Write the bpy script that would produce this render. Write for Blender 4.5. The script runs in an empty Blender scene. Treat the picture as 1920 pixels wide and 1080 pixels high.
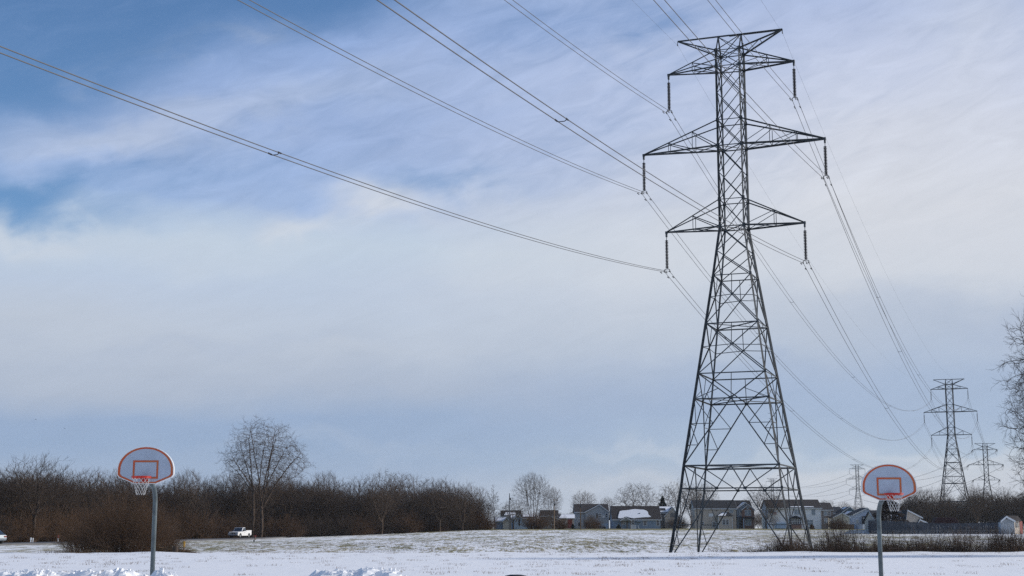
import bpy, math, random
import numpy as np
from mathutils import Vector, Matrix
R = math.radians
sc = bpy.context.scene
col = sc.collection

# ------------------------------------------------------------------ camera
FPX = 2666.667; PITCH = math.atan(450/FPX); CP, SP = math.cos(PITCH), math.sin(PITCH); CAMZ = 1.78
cam = bpy.data.objects.new('camera', bpy.data.cameras.new('camera')); col.objects.link(cam)
cam.data.sensor_width = 36; cam.data.lens = 50; cam.data.clip_start = .1; cam.data.clip_end = 30000
cam.location = (0, 0, CAMZ); cam.rotation_euler = (R(90)+PITCH, 0, 0)
sc.camera = cam
sc.view_settings.view_transform = 'Standard'; sc.view_settings.look = 'None'
sc.view_settings.exposure = 0; sc.view_settings.gamma = 1
sc.cycles.use_denoising = False
sc.cycles.max_bounces = 6; sc.cycles.sample_clamp_indirect = 1.0; sc.cycles.sample_clamp_direct = 6.0; sc.cycles.caustics_reflective = False; sc.cycles.caustics_refractive = False

# ------------------------------------------------------------------ world
SUN_EL, SUN_AZ = R(24), R(78)           # azimuth from +Y towards +X
SKY = 0.125
w = bpy.data.worlds.new('World'); sc.world = w; w.use_nodes = True
def build_sky():
    nt = w.node_tree; nt.nodes.clear(); N = nt.nodes; Lk = nt.links
    def nd(t, **k):
        n = N.new(t)
        for a, b in k.items(): setattr(n, a, b)
        return n
    def M(op, a, b=None, c=None, clamp=False):
        n = nd('ShaderNodeMath', operation=op, use_clamp=clamp)
        for i, v in enumerate((a, b, c)):
            if v is None: continue
            if isinstance(v, (int, float)): n.inputs[i].default_value = v
            else: Lk.new(v, n.inputs[i])
        return n.outputs[0]
    sky = nd('ShaderNodeTexSky', sky_type='NISHITA', sun_disc=False, sun_elevation=SUN_EL, sun_rotation=SUN_AZ)
    sky.altitude = 0; sky.air_density = 1.0; sky.dust_density = 0; sky.ozone_density = 6
    tc = nd('ShaderNodeTexCoord'); sep = nd('ShaderNodeSeparateXYZ'); Lk.new(tc.outputs['Generated'], sep.inputs[0])
    az = M('MULTIPLY', M('ARCTAN2', sep.outputs[0], sep.outputs[1]), 57.2958)
    el = M('MULTIPLY', M('ARCSINE', sep.outputs[2]), 57.2958)
    # streak space: rotated so wisps climb to the right
    ca, sa = math.cos(R(17)), math.sin(R(17))
    u = M('ADD', M('MULTIPLY', az, ca), M('MULTIPLY', el, sa)); v = M('SUBTRACT', M('MULTIPLY', el, ca), M('MULTIPLY', az, sa))
    def noise(uu, vv, su, sv, scale, det, rough, off=0., dist=0.):
        cb = nd('ShaderNodeCombineXYZ'); Lk.new(M('MULTIPLY_ADD', uu, su, off), cb.inputs[0]); Lk.new(M('MULTIPLY', vv, sv), cb.inputs[1]); cb.inputs[2].default_value = off
        n = nd('ShaderNodeTexNoise'); n.inputs['Scale'].default_value = scale; n.inputs['Detail'].default_value = det
        n.inputs['Roughness'].default_value = rough; n.inputs['Distortion'].default_value = dist
        Lk.new(cb.outputs[0], n.inputs['Vector']); return n.outputs['Fac']
    n1 = noise(u, v, .10, .26, 1.0, 7, .55, 3.1, .6)        # broad wisps
    n2 = noise(u, v, .35, 1.3, 1.0, 8, .62, 11.7, .8)       # fine fibres
    n3 = noise(az, el, .035, .22, 1.0, 5, .5, 7.3, .3)      # flat low banks
    n4 = noise(az, el, .28, .45, 1.0, 5, .5, 21.3, .2)      # puffs
    wa = M('MULTIPLY_ADD', M('SUBTRACT', n1, .5), 6, az); we = M('MULTIPLY_ADD', M('SUBTRACT', n4, .5), 4, el)
    def px(x, y): return (math.degrees(math.atan((x-960)/2700)), (990-y)*.0212)
    def blob(x, y, rx, ry, amp, tilt=0.):
        a0, e0 = px(x, y); rx *= .0205; ry *= .0212
        dx = M('SUBTRACT', wa, a0); dy = M('SUBTRACT', we, e0)
        if tilt: dy = M('SUBTRACT', dy, M('MULTIPLY', dx, tilt))
        q = M('ADD', M('POWER', M('DIVIDE', dx, rx), 2), M('POWER', M('DIVIDE', dy, ry), 2))
        return M('MULTIPLY', M('EXPONENT', M('MULTIPLY', q, -1)), amp)
    def total(bl):
        t = bl[0]
        for b in bl[1:]: t = M('ADD', t, b)
        return t
    wl = M('ADD', M('MULTIPLY_ADD', M('SUBTRACT', n1, .5), 4.4, el), M('MULTIPLY', M('SUBTRACT', n2, .5), 1.6))
    # edge of the clear sky: climbs from the left towards the top
    a0, e0 = px(125, 222); Ld = M('SUBTRACT', M('SUBTRACT', wl, e0), M('MULTIPLY', M('SUBTRACT', az, a0), .43))
    half = nd('ShaderNodeMapRange', interpolation_type='SMOOTHSTEP'); Lk.new(Ld, half.inputs[0]); half.inputs[1].default_value = -2.4; half.inputs[2].default_value = 2.6; half.inputs[3].default_value = 0; half.inputs[4].default_value = .95
    blue = M('ADD', half.outputs[0], total([blob(610, 10, 190, 50, .45), blob(-60, 406, 230, 44, 1.05), blob(220, 345, 150, 34, .38), blob(60, 215, 160, 40, .25), blob(430, 300, 160, 40, .22),
                  blob(800, 345, 130, 26, .40), blob(1000, 25, 200, 60, .30), blob(1240, 50, 130, 60, .42), blob(700, 200, 500, 160, .14)]))
    fib = M('ADD', M('MULTIPLY', M('SUBTRACT', n1, .5), .75), M('MULTIPLY', M('SUBTRACT', n2, .5), .85))
    upm = nd('ShaderNodeMapRange', interpolation_type='SMOOTHSTEP'); Lk.new(el, upm.inputs[0]); upm.inputs[1].default_value = 11.0; upm.inputs[2].default_value = 14.5
    gap = M('SUBTRACT', blue, M('MULTIPLY', fib, M('MULTIPLY_ADD', upm.outputs[0], .60, .10)))
    ms = nd('ShaderNodeMapRange', interpolation_type='SMOOTHSTEP'); Lk.new(gap, ms.inputs[0]); ms.inputs[1].default_value = -.06; ms.inputs[2].default_value = 1.08
    ms.inputs[3].default_value = 0.0; ms.inputs[4].default_value = 1.
    def lin(c): return tuple((x/255/12.92 if x/255 <= .04045 else ((x/255+.055)/1.055)**2.4) for x in c)+(1,)
    e2 = M('ADD', el, M('ADD', M('MULTIPLY', M('SUBTRACT', n3, .5), 3.2), M('MULTIPLY', M('SUBTRACT', n4, .5), 1.6)))
    t40 = M('DIVIDE', e2, 40, clamp=True)
    def ramp(stops):
        r = nd('ShaderNodeValToRGB'); cr = r.color_ramp; Lk.new(t40, r.inputs[0])
        for i, (y, c) in enumerate(stops):
            if i == 0: q = cr.elements[0]; q.position = 0
            elif i == 1: q = cr.elements[1]; q.position = (990-y)*.0212/40
            else: q = cr.elements.new((990-y)*.0212/40)
            q.color = lin(c)
        return r.outputs[0]
    left = ramp([(990, (182, 194, 208)), (930, (168, 184, 206)), (860, (150, 172, 202)), (800, (152, 173, 203)), (735, (174, 186, 205)), (650, (188, 198, 213)), (560, (186, 200, 220)),
                 (470, (188, 204, 222)), (425, (178, 197, 222)), (385, (158, 182, 220)), (240, (156, 178, 218)), (60, (148, 173, 217)), (-400, (165, 182, 212)), (-850, (180, 190, 212))])
    right = ramp([(990, (202, 206, 215)), (905, (196, 203, 213)), (860, (178, 194, 212)), (780, (166, 184, 209)), (700, (168, 185, 210)), (610, (188, 198, 213)), (520, (205, 211, 221)),
                  (400, (210, 214, 223)), (250, (205, 211, 226)), (140, (192, 202, 226)), (40, (174, 189, 221)), (-60, (167, 185, 219)), (-400, (176, 188, 214)), (-850, (185, 193, 212))])
    lr = nd('ShaderNodeMapRange', interpolation_type='SMOOTHSTEP'); Lk.new(M('MULTIPLY_ADD', M('SUBTRACT', n1, .5), 10, az), lr.inputs[0]); lr.inputs[1].default_value = -9.; lr.inputs[2].default_value = 15.
    base = nd('ShaderNodeMix', data_type='RGBA'); Lk.new(lr.outputs[0], base.inputs[0]); Lk.new(left, base.inputs[6]); Lk.new(right, base.inputs[7])
    puff = total([blob(530, 412, 70, 26, .45), blob(690, 385, 75, 34, .60), blob(30, 465, 90, 26, .35), blob(300, 470, 260, 40, .18), blob(900, 400, 300, 45, .30), blob(1150, 470, 500, 120, .25),
                  blob(1880, 60, 120, 120, .30), blob(1750, 330, 380, 200, .12), blob(1500, 905, 420, 14, .35), blob(1780, 862, 260, 16, .40), blob(1300, 852, 200, 10, .25), blob(620, 850, 300, 18, .12), blob(60, 160, 140, 12, .30, .35), blob(300, 110, 220, 14, .35, .38), blob(520, 190, 260, 40, .22, .2), blob(180, 270, 260, 40, .28, .1)])
    mx = nd('ShaderNodeMix', data_type='RGBA'); Lk.new(M('MULTIPLY', puff, M('MULTIPLY_ADD', n4, .8, .6), clamp=True), mx.inputs[0])
    Lk.new(base.outputs[2], mx.inputs[6]); mx.inputs[7].default_value = lin((214, 218, 224))
    dk = total([blob(1250, 760, 420, 46, .22), blob(1850, 610, 300, 50, .25), blob(1380, 690, 260, 22, .18), blob(420, 655, 300, 22, .14, .06), blob(1650, 560, 160, 26, .10)])
    m2 = nd('ShaderNodeMix', data_type='RGBA'); Lk.new(M('MULTIPLY', dk, M('MULTIPLY_ADD', n3, .8, .5), clamp=True), m2.inputs[0])
    Lk.new(mx.outputs[2], m2.inputs[6]); m2.inputs[7].default_value = lin((140, 162, 198))
    sc_ = nd('ShaderNodeVectorMath', operation='SCALE'); Lk.new(m2.outputs[2], sc_.inputs[0]); Lk.new(M('MULTIPLY', M('MULTIPLY_ADD', M('SUBTRACT', n2, .5), M('MULTIPLY_ADD', upm.outputs[0], .20, .10), 1.02), 1/SKY), sc_.inputs[3])
    fin = nd('ShaderNodeMix', data_type='RGBA'); Lk.new(ms.outputs[0], fin.inputs[0]); Lk.new(sc_.outputs[0], fin.inputs[6])
    Lk.new(sky.outputs[0], fin.inputs[7])
    bg = nd('ShaderNodeBackground'); bg.inputs[1].default_value = SKY; Lk.new(fin.outputs[2], bg.inputs[0])
    out = nd('ShaderNodeOutputWorld'); Lk.new(bg.outputs[0], out.inputs[0])
build_sky()
S = Vector((math.sin(SUN_AZ)*math.cos(SUN_EL), math.cos(SUN_AZ)*math.cos(SUN_EL), math.sin(SUN_EL)))
sun = bpy.data.objects.new('sun', bpy.data.lights.new('sun', 'SUN')); col.objects.link(sun)
sun.data.energy = 3.6; sun.data.angle = R(1.4); sun.data.color = (1, .93, .82)
sun.rotation_euler = S.to_track_quat('Z', 'Y').to_euler(); sun.location = S*300

# ------------------------------------------------------------------ helpers
def P(px, py, Y):
    u = (px-960)/FPX; v = (540-py)/FPX; k = Y/(CP-v*SP)
    return Vector((u*k, Y, CAMZ+k*(SP+v*CP)))
def xs(i): return np.array(i, float)
GC = xs([-3000, -400, 0, 300, 480, 700, 900, 1300, 1600, 1920, 2400, 5000])
GR = xs([0, 100, 106.5, 109, 112, 118, 130, 150, 200, 260, 320, 400, 600, 1500, 9000])
GT = xs([  # rows: distance, columns: px
 [0]*12, [0, 0, -.02, 0, 0, 0, 0, .02, .06, .06, .06, .05], [-.05, -.05, -.04, 0, 0, 0, 0, .02, .05, .05, .05, .05],
 [-.2, -.2, -.15, -.12, -.12, -.15, -.2, -.3, -.3, -.3, -.3, -.3], [-.3, -.3, -.3, -.3, -.4, -.5, -.6, -.8, -.8, -.8, -.8, -.8],
 [-.3, -.3, -.3, -.35, -.4, -.5, -.6, -.8, -.8, -.8, -.8, -.8], [-.28, -.28, -.28, -.3, -.33, -.35, -.35, -.4, -.3, -.2, -.2, -.2],
 [-.25, -.25, -.24, -.25, -.2, -.1, .0, .1, .45, .55, .55, .5], [-.3, -.3, -.25, -.25, -.24, .0, .3, .45, .85, .9, .9, .8],
 [-.3, -.3, -.25, -.25, -.33, .15, .62, .92, 1.15, 1.15, 1.1, 1], [-.2, -.2, -.2, -.2, -.2, .5, 1.32, 1.42, 1.35, 1.3, 1.3, 1.2],
 [0, 0, 0, 0, 0, .8, 1.45, 1.6, 1.5, 1.5, 1.5, 1.5], [1.5]*12, [1.5]*12, [0]*12])
def smooth_w(ax, v):
    v = np.clip(v, ax[0], ax[-1]); i = np.clip(np.searchsorted(ax, v)-1, 0, len(ax)-2); t = (v-ax[i])/(ax[i+1]-ax[i]); return i, t
def gz(X, Y):
    X = np.asarray(X, float); Y = np.asarray(Y, float)
    px = 960+FPX*X/(np.maximum(Y, 8)*CP)
    i, t = smooth_w(GC, px); j, s = smooth_w(GR, Y)
    a = GT[j, i]*(1-t)+GT[j, i+1]*t; b = GT[j+1, i]*(1-t)+GT[j+1, i+1]*t
    return a*(1-s)+b*s
def G(px, Y, dz=0.):
    X = (px-960)/FPX*Y*CP; return Vector((X, Y, float(gz(X, Y))+dz))

class MB:
    def __init__(s): s.v = []; s.f = []; s.n = 0
    def add(s, v, f):
        k = s.n; s.v += [tuple(a) for a in v]; s.f += [tuple(i+k for i in q) for q in f]; s.n += len(v); return s
    def box(s, a, b):
        x0, y0, z0 = a; x1, y1, z1 = b
        return s.add([(x0,y0,z0),(x1,y0,z0),(x1,y1,z0),(x0,y1,z0),(x0,y0,z1),(x1,y0,z1),(x1,y1,z1),(x0,y1,z1)],
                     [(0,3,2,1),(4,5,6,7),(0,1,5,4),(1,2,6,5),(2,3,7,6),(3,0,4,7)])
    def prism(s, poly, off):                      # poly: 3d points, off: extrusion vector
        n = len(poly); o = Vector(off); v = [Vector(p) for p in poly]; v += [p+o for p in v]
        return s.add(v, [tuple(range(n-1, -1, -1)), tuple(range(n, 2*n))]+[(i, (i+1) % n, n+(i+1) % n, n+i) for i in range(n)])
    def angle(s, p, q, wd, t=.014, ref=None):     # rolled L-section from p to q
        p = Vector(p); q = Vector(q); d = (q-p).normalized(); r = Vector(ref) if ref is not None else Vector((.3, -.9, .2))
        a = d.cross(r)
        if a.length < .05: a = d.cross(Vector((0, 0, 1)))
        a.normalize(); b = d.cross(a).normalized()
        sh = -(a+b)*wd*.3
        pr = [Vector((0, 0, 0)), a*wd, a*wd+b*t, a*t+b*t, a*t+b*wd, b*wd]
        v = [p+sh+x for x in pr]+[q+sh+x for x in pr]
        return s.add(v, [(0,5,4,3,2,1),(6,7,8,9,10,11)]+[(i, (i+1) % 6, 6+(i+1) % 6, 6+i) for i in range(6)])
    def tube(s, pts, r, n=8, cap=True):
        pts = [Vector(p) for p in pts]; rr = r if isinstance(r, (list, tuple)) else [r]*len(pts)
        v = []; ref = Vector((0, 0, 1))
        for i, p in enumerate(pts):
            d = (pts[min(i+1, len(pts)-1)]-pts[max(i-1, 0)]).normalized()
            if i == 0:
                if abs(d.z) > .9: ref = Vector((1, 0, 0))
                a = d.cross(ref).normalized()
            else:
                a = (a-d*a.dot(d)).normalized()
            b = d.cross(a)
            v += [p+(a*math.cos(2*math.pi*k/n)+b*math.sin(2*math.pi*k/n))*rr[i] for k in range(n)]
        f = [(i*n+k, i*n+(k+1) % n, (i+1)*n+(k+1) % n, (i+1)*n+k) for i in range(len(pts)-1) for k in range(n)]
        if cap: f += [tuple(range(n-1, -1, -1)), tuple(range((len(pts)-1)*n, len(pts)*n))]
        return s.add(v, f)
    def lathe(s, prof, c, n=12):                  # prof: (radius, z)
        v = [(c[0]+r*math.cos(2*math.pi*k/n), c[1]+r*math.sin(2*math.pi*k/n), c[2]+z) for r, z in prof for k in range(n)]
        f = [(i*n+k, i*n+(k+1) % n, (i+1)*n+(k+1) % n, (i+1)*n+k) for i in range(len(prof)-1) for k in range(n)]
        return s.add(v, f)
    def build(s, name, mat, parent=None, smooth=False, bevel=0.):
        me = bpy.data.meshes.new(name); me.from_pydata(s.v, [], s.f); me.materials.append(mat)
        if smooth: me.polygons.foreach_set('use_smooth', [True]*len(me.polygons))
        me.validate(); me.update(); o = bpy.data.objects.new(name, me); col.objects.link(o)
        if parent: o.parent = parent
        if bevel:
            b = o.modifiers.new('bevel', 'BEVEL'); b.width = bevel; b.segments = 2; b.limit_method = 'ANGLE'
        return o
def tag(o, label=None, cat=None, group=None, kind=None):
    for k, v in (('label', label), ('category', cat), ('group', group), ('kind', kind)):
        if v: o[k] = v
    return o
def empty(name, loc, rz=0, **k):
    o = bpy.data.objects.new(name, None); col.objects.link(o); o.location = loc; o.rotation_euler = (0, 0, rz); o.empty_display_size = .3
    return tag(o, **k)
def copy_tree(o, kids, parent=None):
    c = o.copy(); col.objects.link(c)
    if parent: c.parent = parent
    for ch in kids.get(o, []): copy_tree(ch, kids, c)
    return c
def kidmap():
    d = {}
    for o in bpy.data.objects:
        if o.parent: d.setdefault(o.parent, []).append(o)
    return d

# ------------------------------------------------------------------ materials
def mat(name, c, rough=.7, metal=0., var=.0, vscale=3., bump=0., bscale=20., c2=None, wave=None, coord='Object', stretch=None, spec=None):
    m = bpy.data.materials.new(name); m.use_nodes = True; nt = m.node_tree; N = nt.nodes; L = nt.links
    b = N['Principled BSDF']; b.inputs['Base Color'].default_value = (*c, 1); b.inputs['Roughness'].default_value = rough; b.inputs['Metallic'].default_value = metal
    if spec is not None: b.inputs['Specular IOR Level'].default_value = spec
    tc = N.new('ShaderNodeTexCoord'); src = tc.outputs[coord]
    if stretch:
        mp = N.new('ShaderNodeMapping'); mp.inputs['Scale'].default_value = stretch; L.new(src, mp.inputs[0]); src = mp.outputs[0]
    if var or c2:
        n = N.new('ShaderNodeTexNoise'); n.inputs['Scale'].default_value = vscale; n.inputs['Detail'].default_value = 6; L.new(src, n.inputs['Vector'])
        r = N.new('ShaderNodeValToRGB'); r.color_ramp.elements[0].position = .32; r.color_ramp.elements[1].position = .68
        r.color_ramp.elements[0].color = (*(c2 or tuple(x*(1-var) for x in c)), 1); r.color_ramp.elements[1].color = (*tuple(min(1, x*(1+var)) for x in c), 1)
        L.new(n.outputs['Fac'], r.inputs[0]); L.new(r.outputs[0], b.inputs['Base Color'])
    h = None
    if wave:                                       # (axis, spacing m): lap siding, planks or shingle courses
        wv = N.new('ShaderNodeTexWave'); wv.wave_type = 'BANDS'; wv.bands_direction = wave[0]; wv.wave_profile = 'SAW'
        wv.inputs['Scale'].default_value = math.pi/10/wave[1]*1.0; L.new(tc.outputs['Object'], wv.inputs['Vector']); h = wv.outputs['Fac']; st = wave[2]
    elif bump:
        n2 = N.new('ShaderNodeTexNoise'); n2.inputs['Scale'].default_value = bscale; n2.inputs['Detail'].default_value = 5; L.new(src, n2.inputs['Vector']); h = n2.outputs['Fac']; st = bump
    if h is not None:
        bp = N.new('ShaderNodeBump'); bp.inputs['Strength'].default_value = 1; bp.inputs['Distance'].default_value = st; L.new(h, bp.inputs['Height']); L.new(bp.outputs[0], b.inputs['Normal'])
    return m
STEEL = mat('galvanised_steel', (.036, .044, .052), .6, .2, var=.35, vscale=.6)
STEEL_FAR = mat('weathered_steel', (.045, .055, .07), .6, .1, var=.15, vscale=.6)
WIRE = mat('aluminium_cable', (.07, .07, .075), .6, .3)
INSUL = mat('brown_porcelain', (.022, .018, .02), .25)
BARK = mat('grey_brown_bark', (.092, .068, .053), .95, var=.3, vscale=1.5, spec=.1)
BARK2 = mat('dark_bark', (.064, .049, .040), .95, var=.3, vscale=1.5, spec=.1)
BARKW = mat('pale_grey_bark', (.085, .070, .062), .95, var=.25, vscale=1.5, spec=.1)
BRUSH = mat('reddish_brown_stems', (.105, .066, .043), .95, var=.35, vscale=.5, spec=.1)
BRUSH2 = mat('tan_stems', (.15, .10, .062), .95, var=.35, vscale=.5, spec=.1)
WEED = mat('dry_weed_stalks', (.115, .075, .05), .95, c2=(.045, .032, .026), var=.3, vscale=.5, spec=.1)
CONIF = mat('dark_evergreen_needles', (.018, .032, .02), .9, var=.4, vscale=1.2)
CONIFB = mat('rusty_needles', (.05, .034, .028), .9, var=.4, vscale=1.2)
SNOWP = mat('packed_snow', (.80, .82, .86), .8, bump=.02, bscale=6)
ASPH = mat('wet_asphalt', (.10, .10, .105), .7, var=.25, vscale=.4)
PAINTW = mat('white_paint', (.74, .75, .76), .35)
TRUCKW = mat('white_car_paint', (.78, .78, .78), .25, spec=.6)
SILVER = mat('silver_car_paint', (.30, .34, .38), .3, .5)
RUBBER = mat('tyre_rubber', (.02, .02, .02), .85)
CHROME = mat('wheel_alloy', (.45, .45, .46), .35, .8)
GLASS = mat('dark_window_glass', (.03, .045, .065), .08, spec=.8)
GLASSL = mat('curtained_window_glass', (.16, .22, .27), .15, spec=.7)
TRIM = mat('white_trim', (.62, .64, .66), .6)
BLACKP = mat('black_plastic', (.02, .02, .022), .5)
GALV = mat('hoop_post_steel', (.10, .125, .135), .5, .3, var=.25, vscale=6)
BOARD = mat('board_white_enamel', (.40, .46, .56), .4, var=.06, vscale=4)
ORANGE = mat('board_orange_paint', (.48, .06, .012), .5, c2=(.46, .13, .04), var=.1, vscale=2.2)
RIMR = mat('rim_red_enamel', (.50, .022, .012), .4)
NET = mat('net_white_cord', (.50, .50, .50), .9)
WOODP = mat('weathered_pole_wood', (.27, .20, .145), .9, var=.3, vscale=2)
FENCEM = mat('weathered_fence_boards', (.060, .066, .078), .9, c2=(.042, .046, .056), var=.25, vscale=1.4, wave=('X', .15, .012))
def siding(n, c): return mat(n, c, .7, var=.06, vscale=.6, wave=('Z', .2, .02))
def shingles(n, c): return mat(n, c, .95, var=.22, vscale=2.5, wave=('Z', .15, .015))
def ground_material():
    m = bpy.data.materials.new('snow_and_grass'); m.use_nodes = True; nt = m.node_tree; N = nt.nodes; L = nt.links; b = N['Principled BSDF']
    b.inputs['Roughness'].default_value = .85; b.inputs['Specular IOR Level'].default_value = .3
    g = N.new('ShaderNodeNewGeometry'); sp = N.new('ShaderNodeSeparateXYZ'); L.new(g.outputs['Position'], sp.inputs[0])
    def Mx(op, a, bb=None, c=None, clamp=False):
        n = N.new('ShaderNodeMath'); n.operation = op; n.use_clamp = clamp
        for i, v in enumerate((a, bb, c)):
            if v is None: continue
            if isinstance(v, (int, float)): n.inputs[i].default_value = v
            else: L.new(v, n.inputs[i])
        return n.outputs[0]
    def noise(scale, det, rough, stretch, rot=0., dist=0.):
        mp = N.new('ShaderNodeMapping'); mp.inputs['Rotation'].default_value = (0, 0, rot); mp.inputs['Scale'].default_value = stretch; L.new(g.outputs['Position'], mp.inputs[0])
        # rotation is applied after scale for point mapping, good enough for drifting rows
        n = N.new('ShaderNodeTexNoise'); n.inputs['Scale'].default_value = scale; n.inputs['Detail'].default_value = det; n.inputs['Roughness'].default_value = rough; n.inputs['Distortion'].default_value = dist
        L.new(mp.outputs[0], n.inputs['Vector']); return n.outputs['Fac']
    def ss(v, a, bb, lo=0., hi=1.):
        n = N.new('ShaderNodeMapRange'); n.interpolation_type = 'SMOOTHSTEP'; n.inputs[1].default_value = a; n.inputs[2].default_value = bb; n.inputs[3].default_value = lo; n.inputs[4].default_value = hi
        L.new(v, n.inputs[0]); return n.outputs[0]
    X, Y = sp.outputs[0], sp.outputs[1]
    field = ss(Y, 106.8, 110)
    tuft = noise(3.2, 4, .75, (1, .11, 1)); rows = noise(.7, 5, .65, (1, .16, 1), .5, .8); big = noise(.035, 4, .6, (1, .5, 1))
    fl = noise(1.6, 5, .75, (1, .35, 1)); flbig = noise(.09, 3, .5, (1, .7, 1))
    # grass showing: threshold on noise, threshold shifts with zone
    far = ss(Y, 215, 330); bare = ss(Y, 300, 345)
    gsum = Mx('ADD', Mx('ADD', Mx('MULTIPLY', tuft, .55), Mx('MULTIPLY', rows, .45)), Mx('MULTIPLY', Mx('SUBTRACT', big, .5), .35))
    gf = ss(Mx('ADD', gsum, Mx('MULTIPLY', bare, .24)), .445, .575)
    nsum = Mx('ADD', fl, Mx('MULTIPLY', Mx('SUBTRACT', flbig, .5), .5))
    gn = ss(nsum, .66, .76, 0, .75)
    mk = N.new('ShaderNodeMix'); mk.data_type = 'FLOAT'; L.new(field, mk.inputs[0]); L.new(gn, mk.inputs[2]); L.new(gf, mk.inputs[3])
    grass = N.new('ShaderNodeValToRGB'); e = grass.color_ramp.elements; e[0].position = .35; e[0].color = (.13, .13, .055, 1); e[1].position = .7; e[1].color = (.30, .25, .115, 1)
    L.new(noise(.12, 5, .6, (1, .4, 1)), grass.inputs[0])
    mx = N.new('ShaderNodeMix'); mx.data_type = 'RGBA'; L.new(mk.outputs[0], mx.inputs[0]); mx.inputs[6].default_value = (.84, .86, .90, 1); L.new(grass.outputs[0], mx.inputs[7])
    L.new(mx.outputs[2], b.inputs['Base Color'])
    bp = N.new('ShaderNodeBump'); bp.inputs['Strength'].default_value = .8; bp.inputs['Distance'].default_value = .06; L.new(Mx('ADD', noise(.9, 6, .6, (1, .5, 1)), Mx('MULTIPLY', mk.outputs[0], .5)), bp.inputs['Height']); L.new(bp.outputs[0], b.inputs['Normal'])
    return m
GROUND = ground_material()

# ------------------------------------------------------------------ ground and road
def build_ground():
    rows = np.unique(np.concatenate([np.arange(-60, 40, 5), np.arange(40, 100, 1.5), np.arange(100, 125, .5), np.arange(125, 350, 3), np.arange(350, 600, 15), np.arange(600, 2201, 100)])).astype(float)
    cols = np.tan(np.linspace(-1.25, 1.25, 400)); cols = np.concatenate([np.linspace(-1.2, -.5, 30)[:-1], np.linspace(-.5, .5, 300), np.linspace(.5, 1.2, 30)[1:]])
    nr, nc = len(rows), len(cols)
    Y = np.repeat(rows, nc); X = np.tile(cols, nr)*np.maximum(Y, 40)
    Z = gz(X, Y)
    rs = np.random.RandomState(3); ph = rs.rand(40)*6.28; k = rs.randn(40, 2)
    lump = sum(np.sin(X*k[i, 0]*.55+Y*k[i, 1]*.45+ph[i]) for i in range(40))/40
    lump2 = sum(np.sin(X*k[i, 0]*1.8+Y*k[i, 1]*1.1+ph[i]*2) for i in range(40))/40
    A = np.where(Y < 106, .06, .25)*np.clip((500-Y)/100, 0, 1)*np.where((Y > 200)&(Y < 340), .5, 1)
    Z = Z+lump*A+lump2*A*.35
    v = np.stack([X, Y, Z], 1); i = np.arange((nr-1)*nc).reshape(nr-1, nc)[:, :-1].ravel()
    f = np.stack([i, i+1, i+nc+1, i+nc], 1)
    me = bpy.data.meshes.new('ground'); me.from_pydata(v.tolist(), [], f.tolist()); me.materials.append(GROUND)
    me.polygons.foreach_set('use_smooth', [True]*len(me.polygons))
    o = bpy.data.objects.new('ground', me); col.objects.link(o); tag(o, kind='structure')
build_ground()
def road():
    c = [(-95, 120), (-72, 150), (-61, 180), (-55.5, 215), (-51.8, 245), (-50.6, 262), (-49, 285), (-45, 310), (-36, 335), (-20, 352)]
    pts = []
    for i in range(len(c)-1):
        for t in np.linspace(0, 1, 8, endpoint=False):
            p0 = c[max(i-1, 0)]; p1 = c[i]; p2 = c[i+1]; p3 = c[min(i+2, len(c)-1)]
            pts.append(tuple(.5*(2*p1[k]+(p2[k]-p0[k])*t+(2*p0[k]-5*p1[k]+4*p2[k]-p3[k])*t*t+(-p0[k]+3*p1[k]-3*p2[k]+p3[k])*t**3) for k in (0, 1)))
    b = MB(); v = []; n = len(pts)
    for i, p in enumerate(pts):
        q0 = pts[max(i-1, 0)]; q1 = pts[min(i+1, n-1)]; d = Vector((q1[0]-q0[0], q1[1]-q0[1], 0)).normalized(); s = Vector((d.y, -d.x, 0))
        for off, dz in ((-3.9, -.3), (-3.6, .2), (-1.2, .24), (1.2, .24), (3.6, .2), (3.9, -.3)):
            x, y = p[0]+s.x*off, p[1]+s.y*off; v.append((x, y, float(gz(x, y))+dz))
    b.add(v, [(i*6+k, i*6+k+1, i*6+k+7, i*6+k+6) for i in range(n-1) for k in range(5)])
    tag(b.build('road', ASPH, smooth=False), kind='structure')
road()

# ------------------------------------------------------------------ lattice towers
# level: height, half width (square plan), measured from the foot datum
TH = R(20.426); DR = 1.025
LV = [('0', -.9, 5.02), ('b2', 4.99, 4.115), ('b1', 6.85, 3.894), ('3', 12.38, 3.092), ('4', 14.52, 2.79), ('5', 18.78, 2.186), ('6', 22.98, 1.593), ('7', 27.3, 1.03),
      ('8', 29.68, 1.03), ('9', 34.46, 1.03), ('10', 36.75, 1.02), ('11', 41.6, 1.02), ('12', 43.04, 1.02)]
HZ = {k: z for k, z, h in LV}; HW = {k: h for k, z, h in LV}
ARM = {'7': 6.007, '9': 7.949, '11': 5.55, 'pk': 4.668}; HZ['pk'] = 44.61; IL = 3.4
FACES = [((-1, -1), (1, -1)), ((1, -1), (1, 1)), ((1, 1), (-1, 1)), ((-1, 1), (-1, -1))]
def corner(lv, s): return Vector((s[0]*HW[lv], s[1]*HW[lv]*DR, HZ[lv]))
def mixp(a, b, t): return a+(b-a)*t
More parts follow.
